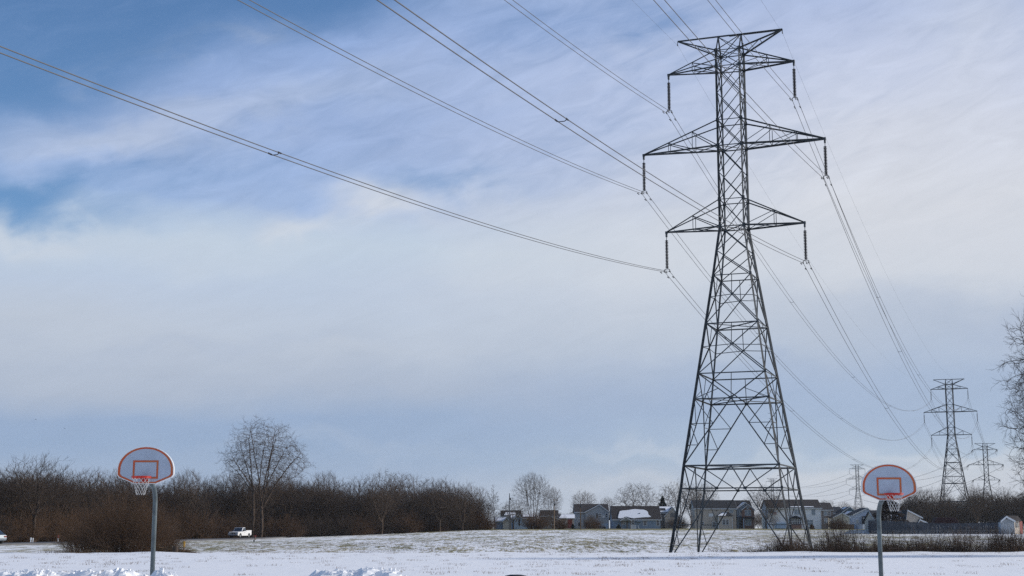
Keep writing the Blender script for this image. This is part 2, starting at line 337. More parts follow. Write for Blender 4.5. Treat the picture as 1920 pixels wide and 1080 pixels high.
def insulator(root, top, mats, name='insulator_string'):
    b = MB(); x, y, z = top
    b.box((x-.07, y-.10, z-.34), (x+.07, y+.10, z+.02)); b.tube([(x, y, z-.3), (x, y, z-.62)], .03, 6)
    ins = b.build(name, mats[0], root)
    d = MB(); n = 19
    for i in range(n):
        zz = z-.62-i*.132
        d.lathe([(.06, 0), (.075, -.02), (.15, -.06), (.155, -.085), (.07, -.08), (.06, -.132)], (x, y, zz), 10)
    d.build('porcelain_discs', mats[1], ins, smooth=True)
    zb = z-.62-n*.132; c = MB()
    c.tube([(x-.24, y, zb-.26), (x-.23, y, zb-.14), (x-.14, y, zb-.07), (x, y, zb-.05), (x+.14, y, zb-.07), (x+.23, y, zb-.14), (x+.24, y, zb-.26)], .035, 6)
    for s in (-1, 1):
        c.box((x+s*.24-.04, y-.16, zb-.34), (x+s*.24+.04, y+.16, zb-.24))
    c.build('yoke', mats[0], ins)
def tower(name, detail=True, tension=None, st=STEEL):
    root = empty(name, (0, 0, 0)); k = 1. if detail else 1.25
    # four legs
    for s in ((-1, -1), (1, -1), (1, 1), (-1, 1)):
        b = MB()
        for i in range(len(LV)-1):
            wd = (.17 if i < 3 else .165 if i < 6 else .155 if i < 8 else .14)*k
            b.angle(corner(LV[i][0], s), corner(LV[i+1][0], s), wd, .025, ref=(s[0], -s[1], 0))
        b.angle(corner('12', s), Vector((s[0]*HW['12'], 0, HZ['pk'])), .11*k, .015)
        for lv in ('7', '8', '9', '10', '11', '12', '6', '5', '4', '3', 'b1', 'b2'):       # gusset plates
            c = corner(lv, s); g = .17 if lv in ('8', '10', '12', '11', '7', '9') else .12
            b.box((c.x-.03, c.y-.02-g*.6, c.z-g), (c.x+.03, c.y+.02+g*.6, c.z+g)); b.box((c.x-g*.8, c.y-.026, c.z-g), (c.x+g*.8, c.y+.026, c.z+g))
        if detail and s == (1, -1):
            z = 3.
            while z < 42:
                j = max(i for i in range(len(LV)) if LV[i][1] <= z); t = (z-LV[j][1])/(LV[j+1][1]-LV[j][1]); c = mixp(corner(LV[j][0], s), corner(LV[j+1][0], s), t)
                b.tube([c, c+Vector((-.28 if int(z*2) % 2 else 0, .28 if not int(z*2) % 2 else 0, 0))], .012, 4); z += .42
        b.build('leg', st, root)
    # bracing, one mesh a face
    for A, B in FACES:
        b = MB(); nrm = Vector((A[0]+B[0], A[1]+B[1], 0)).normalized()
        def m(p, q, wd=.085, ref=None): b.angle(p, q, wd*k*.88, .012, ref=nrm if ref is None else ref)
        def X(l0, l1, n, wd=.085):
            a0, b0, a1, b1 = corner(l0, A), corner(l0, B), corner(l1, A), corner(l1, B)
            for i in range(n):
                t0, t1 = i/n, (i+1)/n; p, q, r, s2 = mixp(a0, a1, t0), mixp(b0, b1, t0), mixp(a0, a1, t1), mixp(b0, b1, t1)
                m(p-nrm*.02, s2-nrm*.02, wd); m(q+nrm*.03, r+nrm*.03, wd)
        X('11', '12', 1, .07); X('10', '11', 2); X('9', '10', 1); X('8', '9', 2); X('7', '8', 1); X('6', '7', 2, .09)
        for lv, wd in (('12', .08), ('11', .09), ('10', .08), ('9', .1), ('8', .08), ('7', .1), ('6', .09), ('5', .11), ('4', .11), ('3', .12), ('b1', .15), ('b2', .11)):
            m(corner(lv, A), corner(lv, B), wd)
        for lo, hi in (('5', '6'), ('4', '5')):
            X(lo, hi, 1, .1)
            a0, b0, a1, b1 = corner(lo, A), corner(lo, B), corner(hi, A), corner(hi, B)
            t = (a1-b1).length/((a0-b0).length+(a1-b1).length); c = mixp(mixp(a1, b1, .5), mixp(a0, b0, .5), t)
            m(mixp(a1, b1, .5), c, .06); m(c, mixp(a1, a0, t*1.08), .065); m(c, mixp(b1, b0, t*1.08), .065)
        a3, b3, a4, b4 = corner('3', A), corner('3', B), corner('4', A), corner('4', B); c3 = mixp(a3, b3, .5)
        m(a4, c3, .1); m(b4, c3, .1); m(mixp(a4, b4, .5), c3, .06)
        m(mixp(a4, c3, .62), mixp(a3, a4, .0), .06); m(mixp(b4, c3, .62), b3, .06)
        g = .19; u = (b3-a3).normalized()
        def plate(c, g): b.prism([c-u*g-Vector((0, 0, g))+nrm*.05, c+u*g-Vector((0, 0, g))+nrm*.05, c+u*g+Vector((0, 0, g*.8))+nrm*.05, c-u*g+Vector((0, 0, g*.8))+nrm*.05], nrm*.02)
        plate(c3, .15)
        def lam(top, legtop, legbot, ts, wd, up):            # inclined leg with its redundant members
            m(top, legbot, wd)
            prev = legtop
            for t in ts:
                onl = mixp(top, legbot, t); onleg = mixp(legtop, legbot, t)
                m(prev, onl, .065); m(onl, onleg, .065); prev = onleg
        ab, bb = corner('b1', A), corner('b1', B)
        lam(c3, a3, ab, (.38, .70), .105, 0); lam(c3, b3, bb, (.38, .70), .105, 0)
        cb = mixp(ab, bb, .5); a2, b2 = corner('b2', A), corner('b2', B); n1, n2 = mixp(a2, b2, .36), mixp(a2, b2, .64)
        m(ab, n1, .09); m(n1, cb, .09); m(cb, n2, .09); m(n2, bb, .09); plate(n1, .13); plate(n2, .13)
        a0, b0 = corner('0', A), corner('0', B)
        lam(n1, a2, a0, (.5, .78), .1, 0); lam(n2, b2, b0, (.5, .78), .1, 0)
        b.build('face_bracing', st, root)
    # plan bracing inside the body
    for lv in ('b1', '7', '9', '11', '12', '5', '3'):
        b = MB(); b.angle(corner(lv, (-1, -1)), corner(lv, (1, 1)), .07*k, .01); b.angle(corner(lv, (1, -1)), corner(lv, (-1, 1)), .07*k, .01)
        b.build('plan_bracing', st, root)
    b = MB()
    for s in (-1, 1):
        for d in (-1, 1): b.angle(Vector((s*HW['12'], 0, HZ['pk'])), corner('12', (-s, d)), .065*k, .01)
    b.build('peak_bracing', st, root)
    # crossarms
    for lo, hi, vs in (('7', '8', (.5,)), ('9', '10', (.34, .66)), ('11', '12', (.5,))):
        for s in (-1, 1):
            b = MB(); tip = Vector((s*ARM[lo], 0, HZ[lo])); cw = (.15 if lo == '9' else .13)*k
            BT = {}
            for d in (-1, 1):
                bi, ti = corner(lo, (s, d)), corner(hi, (s, d))
                b.angle(tip, bi, cw, .018, ref=(0, 1, 0)); b.angle(tip+Vector((0, 0, .04)), ti, cw*.75, .014, ref=(0, 1, 0))
                prev = bi
                for t in vs:
                    bt, tt = mixp(bi, tip, t), mixp(ti, tip, t); b.angle(bt, tt, .05*k, .008); b.angle(prev, tt, .06*k, .008); prev = bt; BT[(d, t)] = (bt, tt)
            for t in vs:
                b.angle(BT[(-1, t)][0], BT[(1, t)][0], .055*k, .008); b.angle(BT[(-1, t)][1], BT[(1, t)][1], .05*k, .008)
            t0 = vs[0]
            b.angle(corner(lo, (s, 1)), BT[(-1, t0)][0], .06*k, .008); b.angle(corner(lo, (s, -1)), BT[(1, t0)][0], .06*k, .008)
            if len(vs) > 1: b.angle(BT[(1, t0)][0], BT[(-1, vs[1])][0], .055*k, .008)
            b.box((tip.x-.09, tip.y-.12, tip.z-.12), (tip.x+.09, tip.y+.12, tip.z+.10))
            b.build('crossarm', st, root)
            if tension is None: insulator(root, (tip.x, tip.y, tip.z-.05), (st, INSUL))
    for s in (-1, 1):
        b = MB(); tip = Vector((s*ARM['pk'], 0, HZ['pk'])); pk = Vector((s*HW['12'], 0, HZ['pk']))
        b.angle(tip, Vector((0, 0, HZ['pk'])), .15*k, .02, ref=(0, 1, 0))
        for d in (-1, 1): b.angle(tip, corner('12', (s, d)), .12*k, .014, ref=(0, 1, 0))
        q = [mixp(corner('12', (s, d)), tip, .48) for d in (-1, 1)]; b.angle(q[0], q[1], .05*k, .008); b.angle(q[0], corner('12', (s, 1)), .05*k, .008)
        b.tube([tip, tip+Vector((0, 0, -.3))], .03, 5); b.box((tip.x-.03, -.12, tip.z-.38), (tip.x+.03, .12, tip.z-.28))
        b.build('earth_wire_arm', st, root)
    if tension is not None:                                  # strain strings to both sides and a jumper loop below
        for lo in ('7', '9', '11'):
            for s in (-1, 1):
                tip = Vector((s*ARM[lo], 0, HZ[lo])); ends = []
                for dv in tension:
                    e = tip+Vector(dv)*3.4; ends.append(e); d = MB(); n = 16
                    d.tube([tip, e], .04, 6)
                    for i in range(n):
                        a = mixp(tip, e, .12+.8*i/n); c = mixp(tip, e, .12+.8*(i+.45)/n); d.tube([a, c], [.15, .07], 8)
                    d.build('strain_insulator', INSUL, root)
                j = MB(); pts = [mixp(ends[0], ends[1], t)+Vector((0, 0, -7.5*t*(1-t))) for t in np.linspace(0, 1, 11)]; j.tube(pts, .045, 5); j.build('jumper_wire', WIRE, root)
    return root
T = [None, Vector((19.166, 120, 0)), Vector((136.5, 443.2, 3.0)), Vector((225.8, 682.2, -3.0)), Vector((244.3, 1014.3, 1.4)), Vector((224, 1235, -.6))]
THS = [None, TH, R(23.6), R(13), R(2), R(-4)]
t1 = tower('lattice_tower'); t1.location = T[1]; t1.rotation_euler = (0, 0, -TH)
tag(t1, 'tall grey steel lattice pylon standing in the field, by far the nearest', 'pylon', 'pylons of the power line')
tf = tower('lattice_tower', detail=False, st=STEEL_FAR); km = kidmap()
for i, lab in ((2, 'mid-distance lattice pylon with hanging insulators above the right wood'), (4, 'tiny far pylon left of the right basketball hoop'), (5, 'faintest, farthest pylon seen through the legs of the nearest one')):
    o = tf if i == 2 else copy_tree(tf, km)
    o.location = T[i]; o.rotation_euler = (0, 0, -THS[i]); o['label'] = lab; o['category'] = 'pylon'; o['group'] = 'pylons of the power line'
def tloc(dv, th): # world direction -> tower frame
    return Matrix.Rotation(th, 3, 'Z') @ dv
tens = []
for a in (T[2]-T[3], T[4]-T[3]):
    d = a.copy(); d.z = 0; d.normalize(); d.z = -.22; tens.append(tloc(d.normalized(), THS[3]))
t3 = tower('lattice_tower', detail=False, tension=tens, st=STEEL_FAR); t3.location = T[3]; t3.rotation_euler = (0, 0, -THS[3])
tag(t3, 'distant pylon with slanting strain insulators, right of the mid-distance pylon', 'pylon', 'pylons of the power line')

# ------------------------------------------------------------------ conductors
def attach(i, k, s):
    th = THS[i]; A = Vector((math.cos(th), -math.sin(th), 0))
    if i == 3 and k != 'pk': return T[i]+A*s*ARM[k]+Vector((0, 0, HZ[k]-.7)), A
    return T[i]+A*s*ARM[k]+Vector((0, 0, HZ[k]-(IL+.07 if k != 'pk' else .33))), A
D0 = Vector((math.sin(.346), math.cos(.346), 0)); T0 = T[1]-D0*250+Vector((0, 0, -5.093)); A0 = Vector((math.cos(1.461), -math.sin(1.461), 0))*2.379
def attach0(k, s): return T0+A0*s*ARM[k]+Vector((0, 0, HZ[k]-(IL if k != 'pk' else .33))), Vector((math.cos(TH), -math.sin(TH), 0))
def damper(b, c, d):
    b.tube([c+Vector((0, 0, -.02)), c+Vector((0, 0, -.12))], .02, 5); b.tube([c-d*.22+Vector((0, 0, -.13)), c+d*.22+Vector((0, 0, -.13))], .012, 4)
    for s in (-1, 1): b.tube([c+d*s*.14+Vector((0, 0, -.13)), c+d*s*.24+Vector((0, 0, -.14))], .045, 6)
def span(pa, pb, A, k, sag, rad, label, spacers=(), parts=True, n=60, damp=0):
    bundle = k != 'pk'; root_pt = pa
    def curve(off, n=n):
        out = []
        for t in np.linspace(0, 1, n+1):
            p = mixp(pa, pb, t)+A*off; p.z -= 4*sag*t*(1-t); out.append(p-root_pt)
        return out
    nm = 'power_line' if bundle else 'earth_wire'; cat = 'power line' if bundle else 'earth wire'
    if not bundle:
        o = MB().tube(curve(0), rad, 5).build(nm, WIRE); o.location = root_pt; return tag(o, label, cat, 'earth wires over the pylons')
    if not parts:
        b = MB(); b.tube(curve(-.23), rad, 4); b.tube(curve(.23), rad, 4); o = b.build(nm, WIRE); o.location = root_pt
        return tag(o, label, cat, 'conductor pairs between the pylons')
    r = empty(nm, root_pt, label=label, cat=cat, group='conductor pairs between the pylons')
    for s in (-1, 1): MB().tube(curve(.23*s), rad, 5).build('conductor', WIRE, r)
    for t in spacers:
        p = mixp(pa, pb, t); p.z -= 4*sag*t*(1-t); p -= root_pt; b = MB()
        b.tube([p-A*.23, p-A*.12+Vector((0, 0, -.07)), p+A*.12+Vector((0, 0, -.07)), p+A*.23], .02, 5)
        d = (pb-pa).normalized()
        for s in (-1, 1): b.tube([p+A*.23*s-d*.13, p+A*.23*s+d*.13], .036, 6)
        b.build('spacer', BLACKP, r)
    if damp:
        b = MB(); d = (pb-pa).normalized()
        for s in (-1, 1):
            t = 1.25/(pb-pa).length; p = mixp(pa, pb, t)+A*.23*s; p.z -= 4*sag*t*(1-t); damper(b, p-root_pt, d)
        b.build('vibration_damper', BLACKP, r)
    return r
NMK = {'11': 'upper', '9': 'middle', '7': 'lower'}; NMS = {-1: 'left', 1: 'right'}
SPC0 = {('7', -1): (.29,), ('7', 1): (.257,)}
for k in ('11', '9', '7'):
    for s in (-1, 1):
        pa, A = attach(1, k, s); pb, _ = attach0(k, s)
        span(pa, pb, A, k, 6.342, .021, 'near cable pair sweeping overhead to the %s %s insulator of the big pylon' % (NMK[k], NMS[s]), spacers=SPC0.get((k, s), ()), n=90, damp=1)
        pb, _ = attach(2, k, s)
        span(pa, pb, A, k, 12.05, .021, 'cable pair from the %s %s insulator of the big pylon to the next pylon' % (NMK[k], NMS[s]), spacers=(.195, .39, .585, .78), n=60, damp=1)
        pa, A = attach(2, k, s); pb, _ = attach(3, k, s)
        span(pa, pb, A, k, 7, .028, '%s %s cable pair between the mid-distance and the strain pylon' % (NMK[k], NMS[s]), parts=False, n=30)
        pa, A = attach(3, k, s); pb, _ = attach(4, k, s)
        span(pa, pb, A, k, 9, .035, '%s %s cable pair between the strain pylon and the tiny far pylon' % (NMK[k], NMS[s]), parts=False, n=30)
        pa, A = attach(4, k, s); pb, _ = attach(5, k, s)
        span(pa, pb, A, k, 5, .035, '%s %s cable pair between the two farthest pylons' % (NMK[k], NMS[s]), parts=False, n=20)
for s in (-1, 1):
    span(attach(1, 'pk', s)[0], attach0('pk', s)[0], A0, 'pk', 4.379, .007, 'thin earth wire rising from the %s peak tip of the big pylon' % NMS[s])
    span(attach(1, 'pk', s)[0], attach(2, 'pk', s)[0], A0, 'pk', 9, .007, 'thin earth wire falling from the %s peak tip to the next pylon' % NMS[s])

# ------------------------------------------------------------------ basketball hoops
def board_outline(wd=1.37, n=26):
    h = wd/2; pts = [(-.27, 0), (.27, 0), (h-.05, .155), (h, .21), (h, .33)]
    for i in range(1, n):
        a = math.pi*i/n; pts.append((h*math.cos(a), .33+.56*math.sin(a)))
    pts += [(-h, .33), (-h, .21), (-h+.05, .155)]
    return pts
def hoop(px, D, zoff, label, pole_dx=0., rot=0.):
    X = (px-960)/FPX*D*CP
    r = empty('basketball_hoop', (X, D, zoff), rot, label=label, cat='basketball hoop', group='hoops on the court')
    # local frame: board plane at y=0 facing -Y, board bottom z0
    z0 = 2.90; O = board_outline()
    def ring(sc_, dz=0.):
        c = (0, .42); return [(c[0]+(x-c[0])*sc_, c[1]+(z-c[1])*sc_) for x, z in O]
    b = MB(); b.prism([(x, 0, z0+z) for x, z in O], (0, .045, 0)); bd = b.build('backboard', BOARD, r, bevel=.006)
    fl = MB(); n = len(O); o1, o2 = ring(1.012), ring(.985)
    v = [(x, -.014, z0+z) for x, z in o1]+[(x, -.014, z0+z) for x, z in o2]+[(x, .07, z0+z) for x, z in o1]+[(x, .07, z0+z) for x, z in o2]
    f = []
    for i in range(n):
        j = (i+1) % n; f += [(i, j, n+j, n+i), (2*n+i, 3*n+i, 3*n+j, 2*n+j), (i, 2*n+i, 2*n+j, j), (n+i, n+j, 3*n+j, 3*n+i)]
    fl.add(v, f); fl.build('rolled_edge', PAINTW, bd)
    br = MB(); o1, o2 = ring(.988), ring(.90)
    v = [(x, -.004, z0+z) for x, z in o1]+[(x, -.004, z0+z) for x, z in o2]+[(x, -.001, z0+z) for x, z in o1]+[(x, -.001, z0+z) for x, z in o2]
    br.add(v, f); br.build('orange_border', ORANGE, bd)
    sq = MB(); x0, x1, za, zb, t = -.31, .31, .115, .56, .044
    for a, c in (((x0, za), (x1, za+t)), ((x0, zb-t), (x1, zb)), ((x0, za+t), (x0+t, zb-t)), ((x1-t, za+t), (x1, zb-t))):
        sq.box((a[0], -.009, z0+a[1]), (c[0], -.006, z0+c[1]))
    sq.build('target_square', ORANGE, bd)
    rz = z0+.155; cy = -.15-.229
    rm = MB(); N = 28
    for dz, rr in ((0, .229), (-.03, .225)):
        rm.tube([(rr*math.cos(2*math.pi*i/N), cy+rr*math.sin(2*math.pi*i/N), rz+dz) for i in range(N+1)], .011, 6, cap=False)
    rm.box((-.075, -.16, rz-.03), (.075, -.012, rz+.012)); rm.box((-.08, -.03, rz-.11), (.08, -.012, rz+.02))
    for s in (-1, 1):
        rm.tube([(s*.06, -.02, rz-.11), (s*.10, -.17, rz-.015)], .01, 6); rm.tube([(s*.07, -.02, rz), (s*.16, cy+.17, rz)], .01, 6)
    rim = rm.build('rim', RIMR, r, smooth=True)
    nt = MB(); L_ = 12; rows = 6
    def np_(i, j):
        t = j/rows; rr = .222*(1-t)**1.1*.55+.222*.45+(.0 if t < .8 else 0); a = 2*math.pi*(i+(.5 if j % 2 else 0))/L_
        return (rr*math.cos(a), cy+rr*math.sin(a), rz-.02-.42*t)
    for j in range(rows):
        for i in range(L_):
            for di in ((0, 1) if j % 2 else (0, -1)):
                nt.tube([np_(i, j), np_(i+di, j+1)], .004, 4, cap=False)
    nt.build('net', NET, rim)
    # gooseneck post and braces behind the board
    ext = 1.08; pl = MB(); pr = .057
    path = [(0, ext, -1.2), (0, ext, 2.42)]
    for i in range(1, 9):
        a = R(58)*i/8; path.append((0, ext-.5*(1-math.cos(a)), 2.42+.5*math.sin(a)))
    e = path[-1]; path.append((0, .14, e[2]+(e[1]-.14)*math.tan(R(24)))); pl.tube(path, pr, 20); pl.build('post', GALV, r, smooth=True)
    h = MB(); tz = path[-1][2]; ty = path[-1][1]
    h.box((-.1, ty-.13, tz-.12), (.1, ty-.02, tz+.12))
    for s in (-1, 1):
        h.box((s*.22-.025, .075, z0+.05), (s*.22+.025, .10, z0+.66)); h.tube([(s*.02, ty-.05, tz), (s*.22, .09, z0+.55)], .018, 6); h.tube([(s*.02, ty+.02, tz-.05), (s*.22, .09, z0+.12)], .018, 6)
    h.build('mounting_bracket', GALV, r)
    return r
hoop(268.3, 35., -.05, 'left basketball hoop, in front of the brown bush and dark treeline', rot=R(0))
hoop(1670.5, 36., -.43, 'right basketball hoop, in front of the distant pylons and plank fence', rot=R(1))

# ------------------------------------------------------------------ snow banks ploughed up near the court
def snow_bank(x0, x1, D, prof, label, seed, depth=2.2):
    rs = np.random.RandomState(seed); nx = int((x1-x0)*14); ny = 44
    X = np.linspace(x0, x1, nx); Yv = np.linspace(-depth/2, depth/2, ny)
    ph = rs.rand(60)*6.28; k = rs.randn(60, 2)
    XX, YY = np.meshgrid(X, Yv, indexing='ij')
    hgt = np.interp(XX, np.linspace(x0, x1, len(prof)), prof)*.93
    n = sum(np.sin(XX*k[i, 0]*3.2+YY*k[i, 1]*3+ph[i]) for i in range(60))/8
    n2 = sum(np.abs(np.sin(XX*k[i, 0]*8+YY*k[i, 1]*8+ph[i])) for i in range(60))/60-.6
    env = np.clip(1-(YY/(depth/2)+.12*n)**2, 0, 1)**.7
    c1 = sum(np.maximum(np.sin(XX*k[i, 0]*5+YY*k[i, 1]*5+ph[i]), 0)**6 for i in range(60))/60; rs2 = np.random.RandomState(seed+1)
    Z = hgt*env*(1+.05*n)+n2*.55*env+(c1-.15)*.7*env+rs2.randn(*XX.shape)*.008*env; Z = np.maximum(Z, 0)-.12*(env <= 0)
    v = [(float(a), float(b)+D, float(c)) for a, b, c in zip(XX.ravel(), YY.ravel(), Z.ravel())]
    f = [(i*ny+j, (i+1)*ny+j, (i+1)*ny+j+1, i*ny+j+1) for i in range(nx-1) for j in range(ny-1)]
    mb = MB().add(v, f); rc = random.Random(seed)
    for _ in range(int((x1-x0)*110)):
        xx = rc.uniform(x0, x1); yy = max(-.9, min(.9, rc.gauss(-.25, .42)*depth/2)); i0 = int((xx-x0)/(x1-x0)*(nx-1)); j0 = int((yy/depth+.5)*(ny-1)); zz = float(Z[i0, j0]); q = rc.uniform(.012, .042)*(1.6 if rc.random() < .12 else 1)
        if zz < .03: continue
        cv = [Vector((sx, sy, sz)).normalized()*q*rc.uniform(.6, 1.25)+Vector((xx, yy+D, zz+q*.25)) for sx in (-1, 1) for sy in (-1, 1) for sz in (-1, 1)]
        mb.add(cv, [(0, 1, 3, 2), (4, 6, 7, 5), (0, 4, 5, 1), (2, 3, 7, 6), (0, 2, 6, 4), (1, 5, 7, 3)])
    o = mb.build('snow_bank', SNOWP); return tag(o, label, 'snow bank', 'snow banks along the front')
snow_bank(-11.3, -6.6, 29.5, [.90, .93, .90, .88, .86, .90, .92, .90, .94, .96, .96, .92, .94, .92, .86, .90, .84, .60], 'long lumpy snow bank at the foot of the left hoop', 5)
snow_bank(-4.3, -2.0, 29.5, [.70, .94, .97, .95, .98, .95, 1.0, .98, .97, .84, .6], 'short lumpy snow bank at the bottom edge, left of centre', 9)
bn = MB(); p = P(967, 1077.5, 29); bn.lathe([(.0, 0), (.12, .0), (.215, -.02), (.22, -.05), (.20, -.07), (.20, -1.2)], (p.x, p.y, p.z+.0), 20)
tag(bn.build('litter_bin', BLACKP, smooth=True), 'round black lid poking up at the bottom edge of the photo, centre', 'litter bin')

# ------------------------------------------------------------------ bare trees
def np_mesh(name, V, F, mat_):
    me = bpy.data.meshes.new(name); n = len(V); q = F.shape[1]
    me.vertices.add(n); me.vertices.foreach_set('co', V.astype(np.float32).ravel())
    me.loops.add(F.size); me.loops.foreach_set('vertex_index', F.astype(np.int32).ravel())
    me.polygons.add(len(F)); me.polygons.foreach_set('loop_start', np.arange(0, F.size, q, dtype=np.int32)); me.polygons.foreach_set('loop_total', np.full(len(F), q, np.int32))
    me.update(calc_edges=True); me.materials.append(mat_); return me
def seg_arrays(segs, k=3):
    a = np.array([s[0] for s in segs], float); b = np.array([s[1] for s in segs], float); r = np.array([s[2:] for s in segs], float)
    d = b-a; d /= np.linalg.norm(d, axis=1)[:, None]+1e-9
    ref = np.where(np.abs(d[:, 2:3]) > .9, [[1., 0, 0]], [[0, 0, 1.]]); u = np.cross(d, ref); u /= np.linalg.norm(u, axis=1)[:, None]; v = np.cross(d, u)
    an = 2*np.pi*np.arange(k)/k; c, s_ = np.cos(an), np.sin(an)
    ringv = u[:, None, :]*c[None, :, None]+v[:, None, :]*s_[None, :, None]
    V = np.stack([a[:, None, :]+ringv*r[:, 0][:, None, None], b[:, None, :]+ringv*r[:, 1][:, None, None]], 1).reshape(-1, 3)
    base = (np.arange(len(segs))*2*k)[:, None, None]; i = np.arange(k); j = (i+1) % k
    F = (base+np.stack([i, j, k+j, k+i], 1)[None]).reshape(-1, 4)
    return V, F
def rvec(rn): return Vector((rn.gauss(0, 1), rn.gauss(0, 1), rn.gauss(0, 1))).normalized()
def perp(d, rn):
    v = rvec(rn); v = v-d*v.dot(d); return v.normalized()
def grow_tree(seed, H=14, style='wood', maxlev=5, rmin=.016, dens=1.):
    rn = random.Random(seed); out = [[] for _ in range(maxlev+1)]
    st = dict(wood=dict(stems=1, lean=.06, L=.40, ang=(22, 46), trop=.09, ratio=.76, start=2, jit=.09, r=.014),
              vase=dict(stems=6, lean=.34, L=.60, ang=(14, 32), trop=.06, ratio=.60, start=1, jit=.06, r=.009),
              twin=dict(stems=2, lean=.04, L=.36, ang=(20, 44), trop=.05, ratio=.80, start=2, jit=.06, r=.012),
              round=dict(stems=1, lean=.03, L=.28, ang=(30, 62), trop=.04, ratio=.84, start=2, jit=.12, r=.017),
              open=dict(stems=1, lean=.04, L=.80, ang=(45, 68), trop=.10, ratio=.42, start=1, jit=.09, r=.011),
              side=dict(stems=1, lean=.05, L=.62, ang=(38, 66), trop=.03, ratio=.58, start=1, jit=.09, r=.011))[style]
    def grow(p, d, L, r, lev):
        n = 6 if lev == 0 else 5 if lev == 1 else 3
        if lev == maxlev: n = 2
        for i in range(n):
            d = (d+rvec(rn)*st['jit']*(1+.35*lev)+Vector((0, 0, st['trop']*(.4+.25*lev)))*(.5 if lev == 0 else 1)).normalized()
            q = p+d*(L/n); r2 = max(r*(.88 if lev == 0 else .80), rmin); out[lev].append((p, q, r, r2)); p, r = q, r2
            if lev < maxlev and i >= (st['start'] if lev == 0 else 0):
                kk = 1+(rn.random() < .12*dens) if lev else 1+(rn.random() < .7)
                for _ in range(kk):
                    if lev >= 2 and rn.random() > .82*dens: continue
                    a = math.radians(rn.uniform(*st['ang'])); c = (d*math.cos(a)+perp(d, rn)*math.sin(a)).normalized()
                    if lev >= 1 and c.z < -.15: c.z *= -.3; c.normalize()
                    grow(p, c, L*st['ratio']*rn.uniform(.7, 1.15)*(1-(.25 if style in ('open', 'side') else .05)*i/n), max(r*.62, rmin), lev+1)
        if lev < maxlev:
            for _ in range(2):
                c = (d+perp(d, rn)*.35).normalized(); grow(p, c, L*st['ratio']*rn.uniform(.9, 1.2), max(r*.8, rmin), lev+1)
    for s in range(st['stems']):
        a = 2*math.pi*(s+rn.random()*.6)/st['stems']; ln = st['lean']*rn.uniform(.7, 1.3)
        p = Vector((math.cos(a), math.sin(a), 0))*(.02*H if st['stems'] > 1 else 0)
        grow(p, Vector((math.cos(a)*ln, math.sin(a)*ln, 1)).normalized(), H*st['L']*rn.uniform(.85, 1.1), H*st['r']*rn.uniform(.85, 1.1), 0)
    top = max(max(s[1].z for s in L_) for L_ in out if L_); f = H/top
    out = [[(a*f, b*f, r1, r2) for a, b, r1, r2 in L_] for L_ in out]
    base = []
    for L_ in out[0]:
        if L_[0].z < .01: base.append((L_[0]+Vector((0, 0, -1.2)), L_[0], L_[2]*1.35, L_[2]))
    return out[0]+base, [x for L_ in out[1:] for x in L_]
